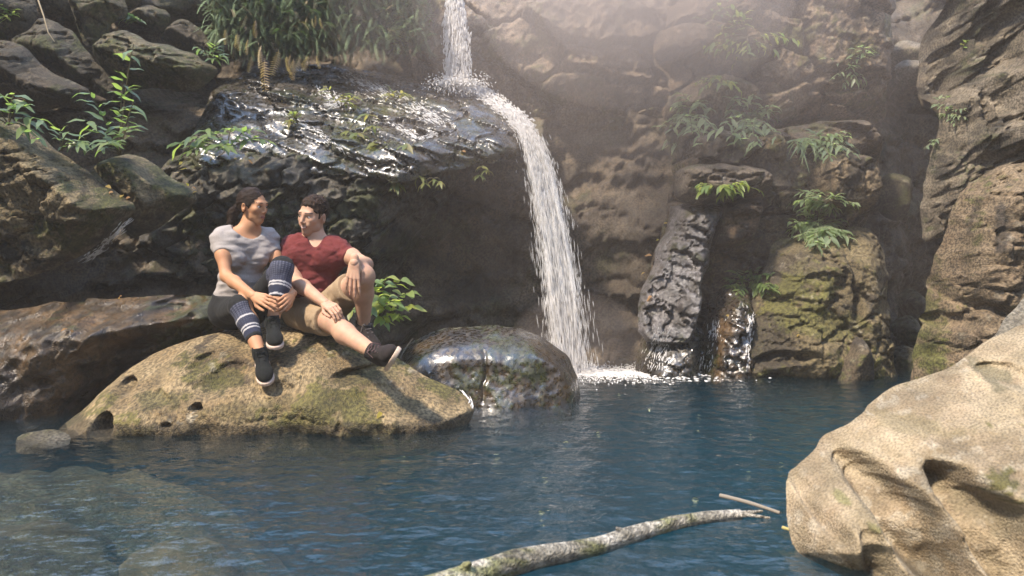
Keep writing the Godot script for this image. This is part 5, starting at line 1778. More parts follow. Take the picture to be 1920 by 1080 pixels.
func leaf(plant: Node3D, shape: String, tone: String, where: Vector3, dir: Vector3, length: float, r: RandomNumberGenerator) -> void:
	var z := -dir.normalized()
	var up := (Vector3(0, 1, 0.35) + Vector3(r.randf_range(-0.4, 0.4), 0, r.randf_range(-0.3, 0.4)))
	var x := up.cross(z).normalized()
	if x.length_squared() < 0.1: x = Vector3.RIGHT
	var o := MeshInstance3D.new()
	o.name = "leaf"
	o.mesh = leaf_shapes[shape][r.randi() % 3]
	o.material_override = leaf_mats[tone][r.randi() % 3]
	plant.add_child(o, true)
	o.transform = Transform3D(Basis(x, z.cross(x), z).scaled_local(Vector3.ONE * length), where - plant.position)


func curve(a: Vector3, b: Vector3, sag: Vector3, n: int) -> Array:
	var out := []
	for i in n + 1:
		var t := float(i) / n
		out.append(a.lerp(b, t) + sag * (4.0 * t * (1.0 - t)))
	return out


# leaves set round a point like spokes, drooping
func whorl(plant: Node3D, m: Dictionary, from: Vector3, p: Vector3, n: int, length: float, shape: String, tone: String, r: RandomNumberGenerator, droop := 0.35) -> void:
	tube(m, curve(from, p, Vector3(0, 0.02, 0.01), 4), 0.004, 0.0028, 5, func(_p: Vector3, _n: Vector3) -> Color: return Color.WHITE)
	for i in n:
		var a := TAU * (i + r.randf_range(-0.25, 0.25)) / n
		var d := Vector3(cos(a), -droop + r.randf_range(-0.2, 0.15), sin(a) * 0.75 + 0.25)
		leaf(plant, shape, tone, p, d, length * r.randf_range(0.75, 1.1), r)


# a shrub: stems from a root, each with leaves in turn along its outer part
func shrub(called: String, label: String, group: String, root_at: Vector3, tips: Array, per: int, length: float, shape: String, tone: String, seed_: int, lean := 0.3) -> Node3D:
	var r := RandomNumberGenerator.new()
	r.seed = seed_
	var plant := base(called, root_at)
	tag(plant, label, "plant", group)
	var m := blank()
	for tip in tips:
		var e: Vector3 = tip
		var path := curve(root_at, e, Vector3(0, 0.18, 0.1) * (e - root_at).length() * lean * 2.0, 7)
		tube(m, path, 0.005, 0.0025, 5, func(_p: Vector3, _n: Vector3) -> Color: return Color.WHITE)
		for k in per:
			var t := 0.30 + 0.70 * (k + r.randf() * 0.6) / per
			var i := mini(int(t * 7.0), 6)
			var p: Vector3 = (path[i] as Vector3).lerp(path[i + 1], clampf(t * 7.0 - i, 0.0, 1.0))
			var along: Vector3 = ((path[i + 1] as Vector3) - path[i]).normalized()
			var sidew := along.cross(Vector3.UP).normalized() * (1.0 if k % 2 == 0 else -1.0)
			var d := along * r.randf_range(0.3, 0.9) + sidew * r.randf_range(0.4, 1.1) + Vector3(0, r.randf_range(-0.7, 0.25), r.randf_range(-0.1, 0.6))
			leaf(plant, shape, tone, p, d, length * r.randf_range(0.65, 1.1), r)
	for i in m.v.size(): m.v[i] -= root_at
	put("stem", arrays_mesh(m.v, m.n, m.i), M["stem"], plant)
	return plant


# a fern frond: rib and paired leaflets in one mesh, unit length along -z, arching over
func frond_mesh(pairs: int, width: float, arch: float, seed_: int, wide := 0.27) -> ArrayMesh:
	var r := RandomNumberGenerator.new()
	r.seed = seed_
	var v := PackedVector3Array()
	var n := PackedVector3Array()
	var idx := PackedInt32Array()
	var spine := func(t: float) -> Vector3: return Vector3(0.05 * sin(t * 3.0 + seed_), 0.35 * arch * t - arch * t * t, -t * (1.0 - 0.15 * arch * t))
	for i in pairs:
		var t := 0.12 + 0.88 * float(i) / pairs
		var a: Vector3 = spine.call(t)
		var w := width * sin(PI * (0.16 + 0.8 * (1.0 - t) * 0.95)) * r.randf_range(0.8, 1.1)
		for s in [-1.0, 1.0]:
			var tip := a + Vector3(s * w, -0.25 * w * r.randf_range(0.3, 1.6), -0.4 * w)
			var half := wide / pairs
			var k := v.size()
			v.append_array(PackedVector3Array([a + Vector3(0, 0, half * 0.7), a.lerp(tip, 0.45) + Vector3(0, 0.02 * w, half), tip, a.lerp(tip, 0.45) + Vector3(0, 0.02 * w, -half), a - Vector3(0, 0, half * 0.7)]))
			for q in 5: n.append(Vector3(-0.2 * s, 1, 0.1).normalized())
			idx.append_array(PackedInt32Array([k, k + 1, k + 3, k + 1, k + 2, k + 3, k, k + 3, k + 4]))
	for i in 8:
		var a: Vector3 = spine.call(i / 8.0)
		var b: Vector3 = spine.call((i + 1) / 8.0)
		var k := v.size()
		v.append_array(PackedVector3Array([a + Vector3(0.008, 0, 0), a - Vector3(0.008, 0, 0), b + Vector3(0.006, 0, 0), b - Vector3(0.006, 0, 0)]))
		for q in 4: n.append(Vector3.UP)
		idx.append_array(PackedInt32Array([k, k + 1, k + 3, k, k + 3, k + 2]))
	return arrays_mesh(v, n, idx)


func turn_to(dir: Vector3, roll_up: Vector3) -> Basis:
	var z := -dir.normalized()
	var x := roll_up.cross(z)
	x = x.normalized() if x.length_squared() > 1e-4 else Vector3.RIGHT
	return Basis(x, z.cross(x), z)


func plants() -> void:
	plants_setup()
	var near := "leafy plants on the near bank"
	var rim := "plants hanging from the wet ledge"
	var vines := "vines on the far bank"
	var S := func(px: float, py: float, out := 0.0) -> Vector3: return surface(px, py) + Vector3(0, 0, out)
	# near bank
	var a: Vector3 = S.call(20, 235, 0.02)
	shrub("leafy_plant", "low plant with long leaves at the photo's edge, above the large tilted block", near, a, [a + Vector3(0.18, 0.10, 0.15), a + Vector3(0.28, 0.0, 0.12), a + Vector3(-0.05, 0.16, 0.2), a + Vector3(0.1, 0.18, 0.1), a + Vector3(0.3, -0.12, 0.2), a + Vector3(-0.15, 0.05, 0.2)], 7, 0.14, "lance", "green", 201)
	a = S.call(118, 282, 0.02)
	shrub("leafy_plant", "small sprig with narrow leaves in the gap behind the tilted block", near, a, [a + Vector3(0.10, 0.10, 0.1), a + Vector3(0.16, 0.02, 0.08), a + Vector3(0.02, 0.12, 0.05)], 5, 0.11, "lance", "green", 202)
	a = S.call(232, 292, 0.05)
	shrub("leafy_plant", "tall straggling herb climbing past the long flat rock's underside", near, a, [a + Vector3(0.20, 0.66, 0.25), a + Vector3(0.12, 0.45, 0.22), a + Vector3(-0.06, 0.36, 0.3), a + Vector3(0.22, 0.3, 0.3), a + Vector3(-0.16, 0.05, 0.3), a + Vector3(0.06, 0.05, 0.34), a + Vector3(0.18, 0.14, 0.3), a + Vector3(-0.12, 0.2, 0.25)], 9, 0.13, "lance", "green", 203, 0.15)
	a = S.call(430, 285, 0.04)
	shrub("leafy_plant", "spreading plant with broad drooping leaves on the ledge above the woman", near, a, [a + Vector3(-0.34, 0.02, 0.2), a + Vector3(-0.22, 0.08, 0.2), a + Vector3(-0.08, 0.14, 0.22), a + Vector3(0.10, 0.16, 0.2), a + Vector3(0.26, 0.14, 0.2), a + Vector3(0.36, 0.06, 0.18), a + Vector3(0.05, 0.0, 0.28), a + Vector3(-0.2, -0.03, 0.25)], 8, 0.15, "lance", "green", 204)
	# plants over the lip of the ledge
	var r := RandomNumberGenerator.new()
	r.seed = 77
	for e in [
		["umbrella leaved plant drooping over the ledge's lip, largest of the hanging plants", [690, 240], [[714, 266, 7, 0.19], [672, 250, 6, 0.11], [652, 246, 5, 0.09], [690, 214, 4, 0.10], [700, 236, 5, 0.11]], 0.25],
		["thin trailing plant with paired leaf fans, hanging below the umbrella leaved plant", [752, 262], [[762, 270, 6, 0.12], [766, 300, 4, 0.10], [742, 312, 7, 0.13], [744, 344, 5, 0.11], [736, 338, 4, 0.10], [786, 326, 6, 0.11], [796, 342, 4, 0.09], [814, 336, 4, 0.07], [826, 340, 5, 0.07]], 0.55],
		["small fern like sprig alone on the dark rock beside the fall", [898, 312], [[902, 312, 6, 0.09], [912, 318, 5, 0.08], [898, 328, 6, 0.08]], 0.3]]:
		var root: Vector3 = S.call(e[1][0], e[1][1], 0.02)
		var plant := base("hanging_plant", root)
		tag(plant, e[0], "plant", rim)
		var m := blank()
		var prev := root
		for w in e[2]:
			var p: Vector3 = at(w[0], w[1], -root.z + 0.0 - 0.18)
			whorl(plant, m, prev if prev.distance_to(p) < 0.3 else root, p, w[2], w[3], "lance", "olive", r, e[3])
			prev = p
		for i in m.v.size(): m.v[i] -= root
		put("stem", arrays_mesh(m.v, m.n, m.i), M["stem"], plant)
	# bush beside the man's raised leg
	a = at(712, 600, 6.05)
	shrub("bush", "yellow green bush with broad pointed leaves beside the man's raised knee", near, a, [a + Vector3(-0.01, 0.27, 0.22), a + Vector3(0.08, 0.30, 0.22), a + Vector3(0.17, 0.28, 0.2), a + Vector3(0.25, 0.20, 0.2), a + Vector3(0.04, 0.18, 0.3), a + Vector3(0.13, 0.14, 0.3), a + Vector3(0.26, 0.09, 0.22), a + Vector3(-0.02, 0.10, 0.3), a + Vector3(0.08, 0.0, 0.3), a + Vector3(0.18, 0.04, 0.26), a + Vector3(-0.16, 0.08, 0.2)], 8, 0.095, "broad", "sun", 205)
	# far bank vines
	for e in [          # label, root, [middle, half width, half height, shoots], leaves a shoot, length, tone, seed
		["grey green vine spreading over the dark rock face, nearest the fall", [1290, 215], [1282, 230, 62, 62, 22], 9, 0.115, "grey", 206],
		["thick vine mat above the squarish tan boulder", [1400, 225], [1398, 228, 66, 60, 26], 9, 0.12, "grey", 207],
		["vine trailing above the tan column block beside the cleft", [1530, 262], [1545, 280, 62, 34, 18], 8, 0.10, "grey", 208],
		["vine strung along the cracked ledge block over the slick slab", [1350, 348], [1356, 358, 76, 18, 14], 8, 0.095, "sun", 209],
		["vine creeping round the foot of the tan column block", [1560, 378], [1530, 382, 78, 26, 18], 9, 0.10, "grey", 210],
		["dense vine clump with overlapping leaves on top of the mossy rock", [1530, 425], [1532, 428, 64, 38, 26], 10, 0.11, "grey", 211],
		["low spiky fern in the hollow beside the slick slab", [1400, 538], [1405, 528, 50, 26, 18], 10, 0.095, "green", 212],
		["sparse leafy creeper high on the tall buttress in the hazy light", [1400, 70], [1400, 70, 110, 70, 20], 6, 0.10, "sun", 213],
		["sprig of pale leaves beneath the creeper on the buttress", [1345, 150], [1345, 155, 50, 30, 10], 6, 0.09, "sun", 214],
		["creeper dangling on the tall buttress next to the dark cleft", [1590, 130], [1580, 120, 60, 60, 12], 6, 0.085, "grey", 221],
		["mossy tuft of small leaves on the pale rock wall beside the cleft", [1770, 215], [1770, 210, 40, 30, 10], 7, 0.06, "grey", 222]]:
		var root: Vector3 = S.call(e[1][0], e[1][1], 0.02)
		var tips := []
		r.seed = e[6]
		for q in int(e[2][4]):
			var ang := r.randf() * TAU
			var rad := sqrt(r.randf())
			tips.append(S.call(e[2][0] + cos(ang) * rad * e[2][2], e[2][1] + sin(ang) * rad * e[2][3], r.randf_range(0.04, 0.16)))
		shrub("vine", e[0], vines, root, tips, e[3], e[4], "lance", e[5], e[6], 0.12)
	for e in [
		["small fern rooted under the long flat rock, beside the brown blocks", [262, 44], 24, 0.10, "green", 231],
		["leafy sprig growing from the moss at the corner boulder", [20, 40], 24, 0.08, "sun", 232],
		["sprig of narrow leaves between the long flat rock and the ferns", [400, 118], 30, 0.10, "green", 233],
		["low green plant on the wet ledge's near end", [560, 232], 20, 0.08, "olive", 234],
		["thin weed standing on the wet ledge below the fall's landing", [742, 190], 24, 0.09, "olive", 235],
		["tuft of moss ferns at the back of the wet ledge", [640, 205], 40, 0.10, "olive", 236]]:
		var root: Vector3 = S.call(e[1][0], e[1][1], 0.02)
		var tips := []
		r.seed = e[5]
		for q in 5: tips.append(root + Vector3(r.randf_range(-1, 1), r.randf_range(0.1, 1.0), r.randf_range(0.1, 0.8)) * (e[2] as float) * 0.0045)
		shrub("small_plant", e[0], near, root, tips, 6, e[3], "lance", e[4], e[5], 0.2)
	a = S.call(1495, 275, 0.05)
	shrub("grass_tuft", "tuft of strappy leaves hanging in front of the dark upright block", vines, a, [a + Vector3(-0.08, 0.02, 0.1), a + Vector3(0.06, 0.04, 0.1), a + Vector3(0.0, 0.05, 0.12)], 8, 0.2, "blade", "grey", 215)
	a = S.call(1802, 92, 0.02)
	shrub("seedling", "single bright yellow green seedling high on the pale rock wall", vines, a, [a + Vector3(0.0, 0.05, 0.05), a + Vector3(0.03, -0.03, 0.05)], 4, 0.07, "broad", "sun", 216)
	a = S.call(1755, 265, 0.02)
	shrub("seedling", "tiny creeper along the edge of the pale rock wall by the cleft", vines, a, [a + Vector3(-0.12, -0.06, 0.06), a + Vector3(0.1, 0.03, 0.05), a + Vector3(-0.05, 0.0, 0.06)], 6, 0.06, "lance", "grey", 217)
	# the fern bank at the top
	var fronds := [frond_mesh(16, 0.20, 0.5, 1), frond_mesh(14, 0.16, 0.8, 2), frond_mesh(18, 0.24, 0.35, 3)]
	var withered := [frond_mesh(11, 0.20, 0.3, 11, 0.16), frond_mesh(9, 0.26, 0.5, 12, 0.14), frond_mesh(12, 0.17, 0.7, 13, 0.17)]
	var fm := vertex_mat(0.55, 0.4)
	fm.cull_mode = BaseMaterial3D.CULL_DISABLED
	fm.backlight_enabled = true
	fm.backlight = lin(0.2, 0.3, 0.1)
	var thicket := base("fern_thicket", at(590, 60, 8.5))
	tag(thicket, "dense green fern thicket hanging over the bank above the ledge", "ferns", "", "stuff")
	for k in 3:
		var mm := MultiMesh.new()
		mm.transform_format = MultiMesh.TRANSFORM_3D
		mm.use_colors = true
		mm.mesh = fronds[k]
		mm.instance_count = 1300
		for i in 1300:
			var px := r.randf_range(395, 800)
			var py := r.randf_range(-70, 96 - 34 * absf(px - 560) / 240.0 + 26 * soft.get_noise_1d(px * 0.05))
			if px > 640: py = r.randf_range(-70, 60 + r.randf() * 40)
			var p := at(px, py, r.randf_range(7.75, 8.5))
			var d := Vector3(r.randf_range(-0.8, 0.8), r.randf_range(-1.0, 0.35), r.randf_range(0.2, 1.0))
			mm.set_instance_transform(i, Transform3D(turn_to(d, Vector3(r.randf_range(-0.3, 0.3), 1, 0.2)).scaled_local(Vector3.ONE * r.randf_range(0.10, 0.22)), p - thicket.position))
			var g := r.randf_range(0.7, 1.4)
			mm.set_instance_color(i, Color(0.13 * g, 0.18 * g, 0.095 * g) if r.randf() > 0.06 else Color(0.32, 0.26, 0.16))
		var mi := MultiMeshInstance3D.new()
		mi.name = "fronds"
		mi.multimesh = mm
		mi.material_override = fm
		mi.set_meta("kind", "stuff")
		thicket.add_child(mi, true)
	# dead fronds that hang under the thicket, each clump a plant
	for e in [
		["pair of straw coloured dead fern fronds hanging lowest, by the brown block", [[494, 118, 0.24], [486, 96, 0.2], [470, 112, 0.13]]],
		["upper straw coloured dead fronds standing out of the fern thicket", [[480, 45, 0.13], [462, 36, 0.1], [464, 80, 0.12], [444, 70, 0.13], [420, 62, 0.12]]],
		["row of short dead fronds fringing the thicket over the wet ledge", [[520, 100, 0.2], [538, 112, 0.14], [552, 118, 0.16], [562, 112, 0.15], [578, 112, 0.12], [592, 112, 0.1], [545, 110, 0.12]]],
		["single bright dead frond tip deep in the thicket", [[592, 36, 0.08], [600, 40, 0.08], [586, 42, 0.07]]]]:
		var q: Array = e[1]
		var plant := base("dead_fern", at(q[0][0], q[0][1] - 10, 7.5))
		tag(plant, e[0], "plant", "dead fern fronds under the thicket")
		for f in q:
			var o := put("frond", withered[r.randi() % 3], leaf_mats["straw"][r.randi() % 3], plant)
			o.transform = Transform3D(turn_to(Vector3(r.randf_range(-0.35, 0.35), -1, 0.15), Vector3(r.randf_range(-0.9, 0.9), 0.3, 1)).scaled_local(Vector3.ONE * (f[2] as float) * 1.15), at(f[0], f[1] - 8, 7.5) - plant.position)
	# pinnate fronds by the top of the fall
	a = at(690, -20, 8.5)
	var palm := base("drooping_fern", a)
	tag(palm, "long glossy fern fronds arching down beside the upper waterfall", "plant", rim)
	for f in [[1.0, -0.62, 0.35, 0.5], [0.9, -0.9, 0.4, 0.5], [0.6, -1.0, 0.3, 0.45], [1.0, -0.4, 0.5, 0.55], [0.3, -1.0, 0.5, 0.5], [0.75, -0.75, 0.8, 0.5]]:
		var o := put("frond", fronds[2], leaf_mats["grey"][r.randi() % 3], palm)
		o.transform = Transform3D(turn_to(Vector3(f[0], f[1], f[2]), Vector3(0.1, 1, 0.6)).scaled_local(Vector3.ONE * (f[3] as float) * r.randf_range(0.9, 1.2)), Vector3(r.randf_range(-0.1, 0.2), r.randf_range(-0.15, 0.05), r.randf_range(0.0, 0.3)))


# ---------- falling water ----------
func drop_mesh() -> ArrayMesh:      # a stretched drop of unit length along y
	var v := PackedVector3Array()
	var n := PackedVector3Array()
	var idx := PackedInt32Array()
	var rings := [[-0.5, 0.0], [-0.3, 0.8], [0.0, 1.0], [0.3, 0.55], [0.5, 0.0]]
	for e in rings:
		for k in 5:
			var a := TAU * k / 5.0
			v.append(Vector3(cos(a) * e[1] * 0.5, e[0], sin(a) * e[1] * 0.5))
			n.append(Vector3(cos(a), e[0] * 1.2, sin(a)).normalized())
	for i in 4:
		for k in 5:
			var a := i * 5 + k
			var b := i * 5 + (k + 1) % 5
			idx.append_array(PackedInt32Array([a, b + 5, a + 5, a, b, b + 5]))
	return arrays_mesh(v, n, idx)


func drops(called: String, parent: Node3D, rows: Array, mesh: Mesh, mat: Material) -> void:   # rows of [place, direction, length, width]
	var mm := MultiMesh.new()
	mm.transform_format = MultiMesh.TRANSFORM_3D
	mm.mesh = mesh
	mm.instance_count = rows.size()
	for i in rows.size():
		var e: Array = rows[i]
		var y: Vector3 = (e[1] as Vector3).normalized()
		var x := y.cross(Vector3(0.3, 0.1, 1)).normalized()
		mm.set_instance_transform(i, Transform3D(Basis(x * e[3], y * e[2], x.cross(y) * e[3]), (e[0] as Vector3) - parent.position))
	var o := MultiMeshInstance3D.new()
	o.name = called
	o.multimesh = mm
	o.material_override = mat
	o.set_meta("kind", "stuff")
	parent.add_child(o, true)


func waterfall() -> void:
	var r := RandomNumberGenerator.new()
	r.seed = 4242
	var mat := plain_mat(lin(0.74, 0.72, 0.70), 0.3, 0.5)
	mat.backlight_enabled = true
	mat.backlight = lin(0.5, 0.5, 0.5)
	var drop := drop_mesh()
	var lip := surface(972, 243)
	var foot := on_water(1070, 699)
	var fall := base("waterfall", Vector3(lip.x, 0.0, lip.z))
	tag(fall, "white waterfall pouring from the cliff top over the ledge into the pool", "waterfall")
	# the upper fall
	var head_ := at(852, -70, 8.02)
	var land := at(858, 158, 7.98)
	var rows := []
	for i in 3600:
		var strand := r.randi() % 26
		var off: float = (fmod(strand * 0.618, 1.0) - 0.5) * 0.14
		var t := pow(r.randf(), 0.8)
		var wide := 0.75 + 0.75 * t
		var p := head_.lerp(land, t) + Vector3(off * wide + r.randfn(0.0, 0.008 + 0.016 * t), 0, r.randfn(0.0, 0.03) + off * 0.3)
		p.x += 0.015 * sin(t * 9.0 + strand)
		rows.append([p, Vector3(r.randfn(0.0, 0.10), -1, r.randfn(0.0, 0.05)), r.randf_range(0.015, 0.07) * (1.2 - 0.4 * t), r.randf_range(0.005, 0.011)])
	drops("upper_stream", fall, rows, drop, mat)
	# the splash where it strikes the ledge
	rows = []
	for i in 1500:
		var v := Vector3(r.randfn(0.1, 0.5), absf(r.randfn(0.55, 0.35)), r.randfn(0.25, 0.3))
		var t := r.randf() * 0.16
		var p := land + Vector3(r.randfn(0.0, 0.10), 0.0, r.randfn(0.0, 0.05)) + v * t - Vector3(0, 4.9 * t * t, 0)
		rows.append([p, v - Vector3(0, 9.8 * t, 0), r.randf_range(0.008, 0.03), r.randf_range(0.005, 0.010)])
	drops("splash", fall, rows, drop, mat)
	# the run across the ledge
	rows = []
	var way := [[846, 160], [880, 176], [915, 198], [945, 220], [970, 245]]
	var way_r := [[890, 160], [930, 182], [965, 208], [992, 232], [1008, 256]]
	var left := []
	var right := []
	for i in way.size():
		left.append(surface(way[i][0], way[i][1]))
		right.append(surface(way_r[i][0], way_r[i][1], 6.6) if i < 3 else surface(way[i][0] + 12, way[i][1]) + Vector3(0.10, 0.0, 0.0))
	for i in 4200:
		var t := r.randf() * (way.size() - 1.001)
		var k := int(t)
		var u := clampf(r.randfn(0.5, 0.27), -0.1, 1.1)
		var p: Vector3 = (left[k] as Vector3).lerp(left[k + 1], t - k).lerp((right[k] as Vector3).lerp(right[k + 1], t - k), u)
		var d: Vector3 = (left[k + 1] as Vector3) - left[k]
		p += Vector3(r.randfn(0, 0.012), absf(r.randfn(0.012, 0.02)), r.randfn(0.02, 0.02))
		rows.append([p, d + Vector3(r.randfn(0, 0.05), r.randfn(0, 0.05), r.randfn(0, 0.05)), r.randf_range(0.015, 0.06), r.randf_range(0.005, 0.011)])
	drops("cascade", fall, rows, drop, mat)
	# the free fall: thrown from the lip, each strand with its own speed
	rows = []
	var drop_time := sqrt(2.0 * (lip.y + 0.02) / 9.8)
	for i in 10500:
		var strand := r.randi() % 46
		var s := fmod(strand * 0.618034, 1.0)
		var start := lip + Vector3((s - 0.45) * 0.135, (0.45 - s) * 0.05, 0.02 + 0.05 * fmod(strand * 0.377, 1.0))
		var vx := (foot.x - lip.x) / drop_time + (s - 0.5) * 0.13 + (fmod(strand * 0.755, 1.0) - 0.5) * 0.10
		var vz := (foot.z - lip.z) / drop_time + (fmod(strand * 0.531, 1.0) - 0.5) * 0.22
		var t := drop_time * (1.0 - pow(r.randf(), 1.25)) * 1.02
		var spread := 0.006 + 0.030 * t / drop_time
		var vy := -0.15
		var p := start + Vector3(vx * t, vy * t - 4.9 * t * t + 0.15 * drop_time * t / drop_time, vz * t)
		p += Vector3(r.randfn(0, spread), r.randfn(0, 0.02), r.randfn(0, spread))
		if p.y < 0.0: continue
		if r.randf() < 0.25 * t / drop_time: p += Vector3(r.randfn(0, 0.05), 0, r.randfn(0, 0.04))
		rows.append([p, Vector3(vx, -9.8 * t - 0.4, vz) + Vector3(r.randfn(0, 0.25), 0, r.randfn(0, 0.2)), r.randf_range(0.03, 0.15) * (0.5 + 0.6 * t / drop_time), r.randf_range(0.0020, 0.0046)])
	drops("falling_sheet", fall, rows, drop, mat)
	# veils of water between the drops
	var veil_mat := StandardMaterial3D.new()
	veil_mat.albedo_color = Color(lin(0.78, 0.77, 0.75), 0.26)
	veil_mat.transparency = BaseMaterial3D.TRANSPARENCY_ALPHA
	veil_mat.roughness = 0.4
	veil_mat.cull_mode = BaseMaterial3D.CULL_DISABLED
	var vv := PackedVector3Array()
	var vn := PackedVector3Array()
	var vi := PackedInt32Array()
	for strand in 70:
		var s := fmod(strand * 0.618034, 1.0)
		var start := lip + Vector3((s - 0.45) * 0.135, (0.45 - s) * 0.05, 0.02 + 0.05 * fmod(strand * 0.377, 1.0))
		var vx := (foot.x - lip.x) / drop_time + (s - 0.5) * 0.13 + (fmod(strand * 0.755, 1.0) - 0.5) * 0.10
		var vz := (foot.z - lip.z) / drop_time + (fmod(strand * 0.531, 1.0) - 0.5) * 0.22
		var t0 := r.randf() * 0.12
		var t1 := drop_time * r.randf_range(0.45, 0.95)
		for i in 19:
			var t := lerpf(t0, t1, i / 18.0)
			var p := start + Vector3(vx * t, -0.15 * t - 4.9 * t * t + 0.15 * t, vz * t)
			var w := (0.004 + 0.013 * absf(soft.get_noise_2d(t * 9.0, strand * 5.0)) * 2.0) * (1.0 if i > 0 and i < 18 else 0.1)
			p.x += 0.012 * soft.get_noise_2d(t * 6.0, strand * 9.0)
			var k := vv.size()
			vv.append(p - fall.position + Vector3(-w, 0, 0))
			vv.append(p - fall.position + Vector3(w, 0, 0.3 * w))
			vn.append(Vector3(-0.5, 0.2, 1).normalized())
			vn.append(Vector3(0.5, 0.2, 1).normalized())
			if i > 0:
				vi.append_array(PackedInt32Array([k - 2, k - 1, k + 1, k - 2, k + 1, k]))
	var veil := put("veil", arrays_mesh(vv, vn, vi), veil_mat, fall)
	veil.set_meta("kind", "stuff")
	# spray and foam at the foot
	rows = []
	for i in 3600:
		var v := Vector3(r.randfn(0.05, 0.45), absf(r.randfn(0.3, 0.35)), r.randfn(0.1, 0.3))
		var t := r.randf() * 0.14
		var p := foot + Vector3(r.randfn(0.0, 0.13), 0.0, r.randfn(0.0, 0.08)) + v * t - Vector3(0, 4.9 * t * t, 0)
		p.y = maxf(p.y, 0.003)
		rows.append([p, v - Vector3(0, 9.8 * t, 0), r.randf_range(0.008, 0.025), r.randf_range(0.003, 0.008)])
	for i in 5200:
		var a := r.randf() * TAU
		var d := absf(r.randfn(0.0, 0.34))
		rows.append([foot + Vector3(cos(a) * d * 1.5 + 0.08, 0.006, sin(a) * d * 0.9), Vector3(cos(a), 0, sin(a)), r.randf_range(0.01, 0.035), r.randf_range(0.006, 0.012)])
	drops("spray", fall, rows, drop, mat)
	# thin films sliding over the ledge and the far rocks
	var n := 0
	for e in [
		["rivulet", "white rivulet sliding down the middle of the wet ledge", [[655, 140], [700, 165], [750, 190], [800, 215], [832, 232]], 460, 0.05],
		["rivulet", "thin bright rivulet low on the ledge, running under the umbrella leaved plant", [[735, 232], [760, 248], [790, 262], [826, 250]], 170, 0.018],
		["rivulet", "narrow rivulet on the ledge above the man, nearest the broad leaved plant", [[530, 208], [560, 230], [600, 250], [650, 290], [690, 305]], 170, 0.014],
		["rivulet", "short upper rivulet along the back edge of the ledge", [[590, 160], [620, 180], [640, 192], [612, 200]], 170, 0.03],
		["rivulet", "trickle splashing down the dark rock between the two tilted blocks", [[240, 412], [215, 440], [190, 468], [160, 488]], 150, 0.018],
		["rivulet", "bright trickle from the stained block to the water below the mossy rock", [[1408, 590], [1404, 630], [1402, 690]], 110, 0.012],
		["rivulet", "film of falling water on the black rock under the slick slab", [[1240, 626], [1235, 650], [1222, 690]], 260, 0.05],
		["rivulet", "film of water down the stained block's face", [[1345, 600], [1335, 650], [1325, 692]], 150, 0.03],
		["rivulet", "small spout where the tan boulder drains into the pool by the wet boulder", [[868, 735], [880, 750], [886, 764]], 22, 0.006]]:
		var q: Array = e[2]
		var pts := []
		for w in q: pts.append(surface(w[0], w[1], 3.8))
		var film := base(e[0], pts[0])
		tag(film, e[1], "water trickle", "trickles over the rocks")
		rows = []
		for i in int(e[3]):
			var t := r.randf() * (pts.size() - 1.001)
			var k := int(t)
			var a: Vector3 = pts[k]
			var b: Vector3 = pts[k + 1]
			var p := a.lerp(b, t - k)
			var px: float = lerpf(q[k][0], q[k + 1][0], t - k) + r.randfn(0, 1) * e[4] * F / -p.z
			var py: float = lerpf(q[k][1], q[k + 1][1], t - k) + r.randfn(0, 0.5) * e[4] * F / -p.z
			p = surface(px, py, -p.z - 0.5)
			rows.append([p + Vector3(0, 0.003, 0.004), (b - a).normalized() + Vector3(r.randfn(0, 0.2), r.randfn(0, 0.15), r.randfn(0, 0.2)), r.randf_range(0.02, 0.07), r.randf_range(0.003, 0.007)])
		drops("film", film, rows, drop, mat)
		n += 1


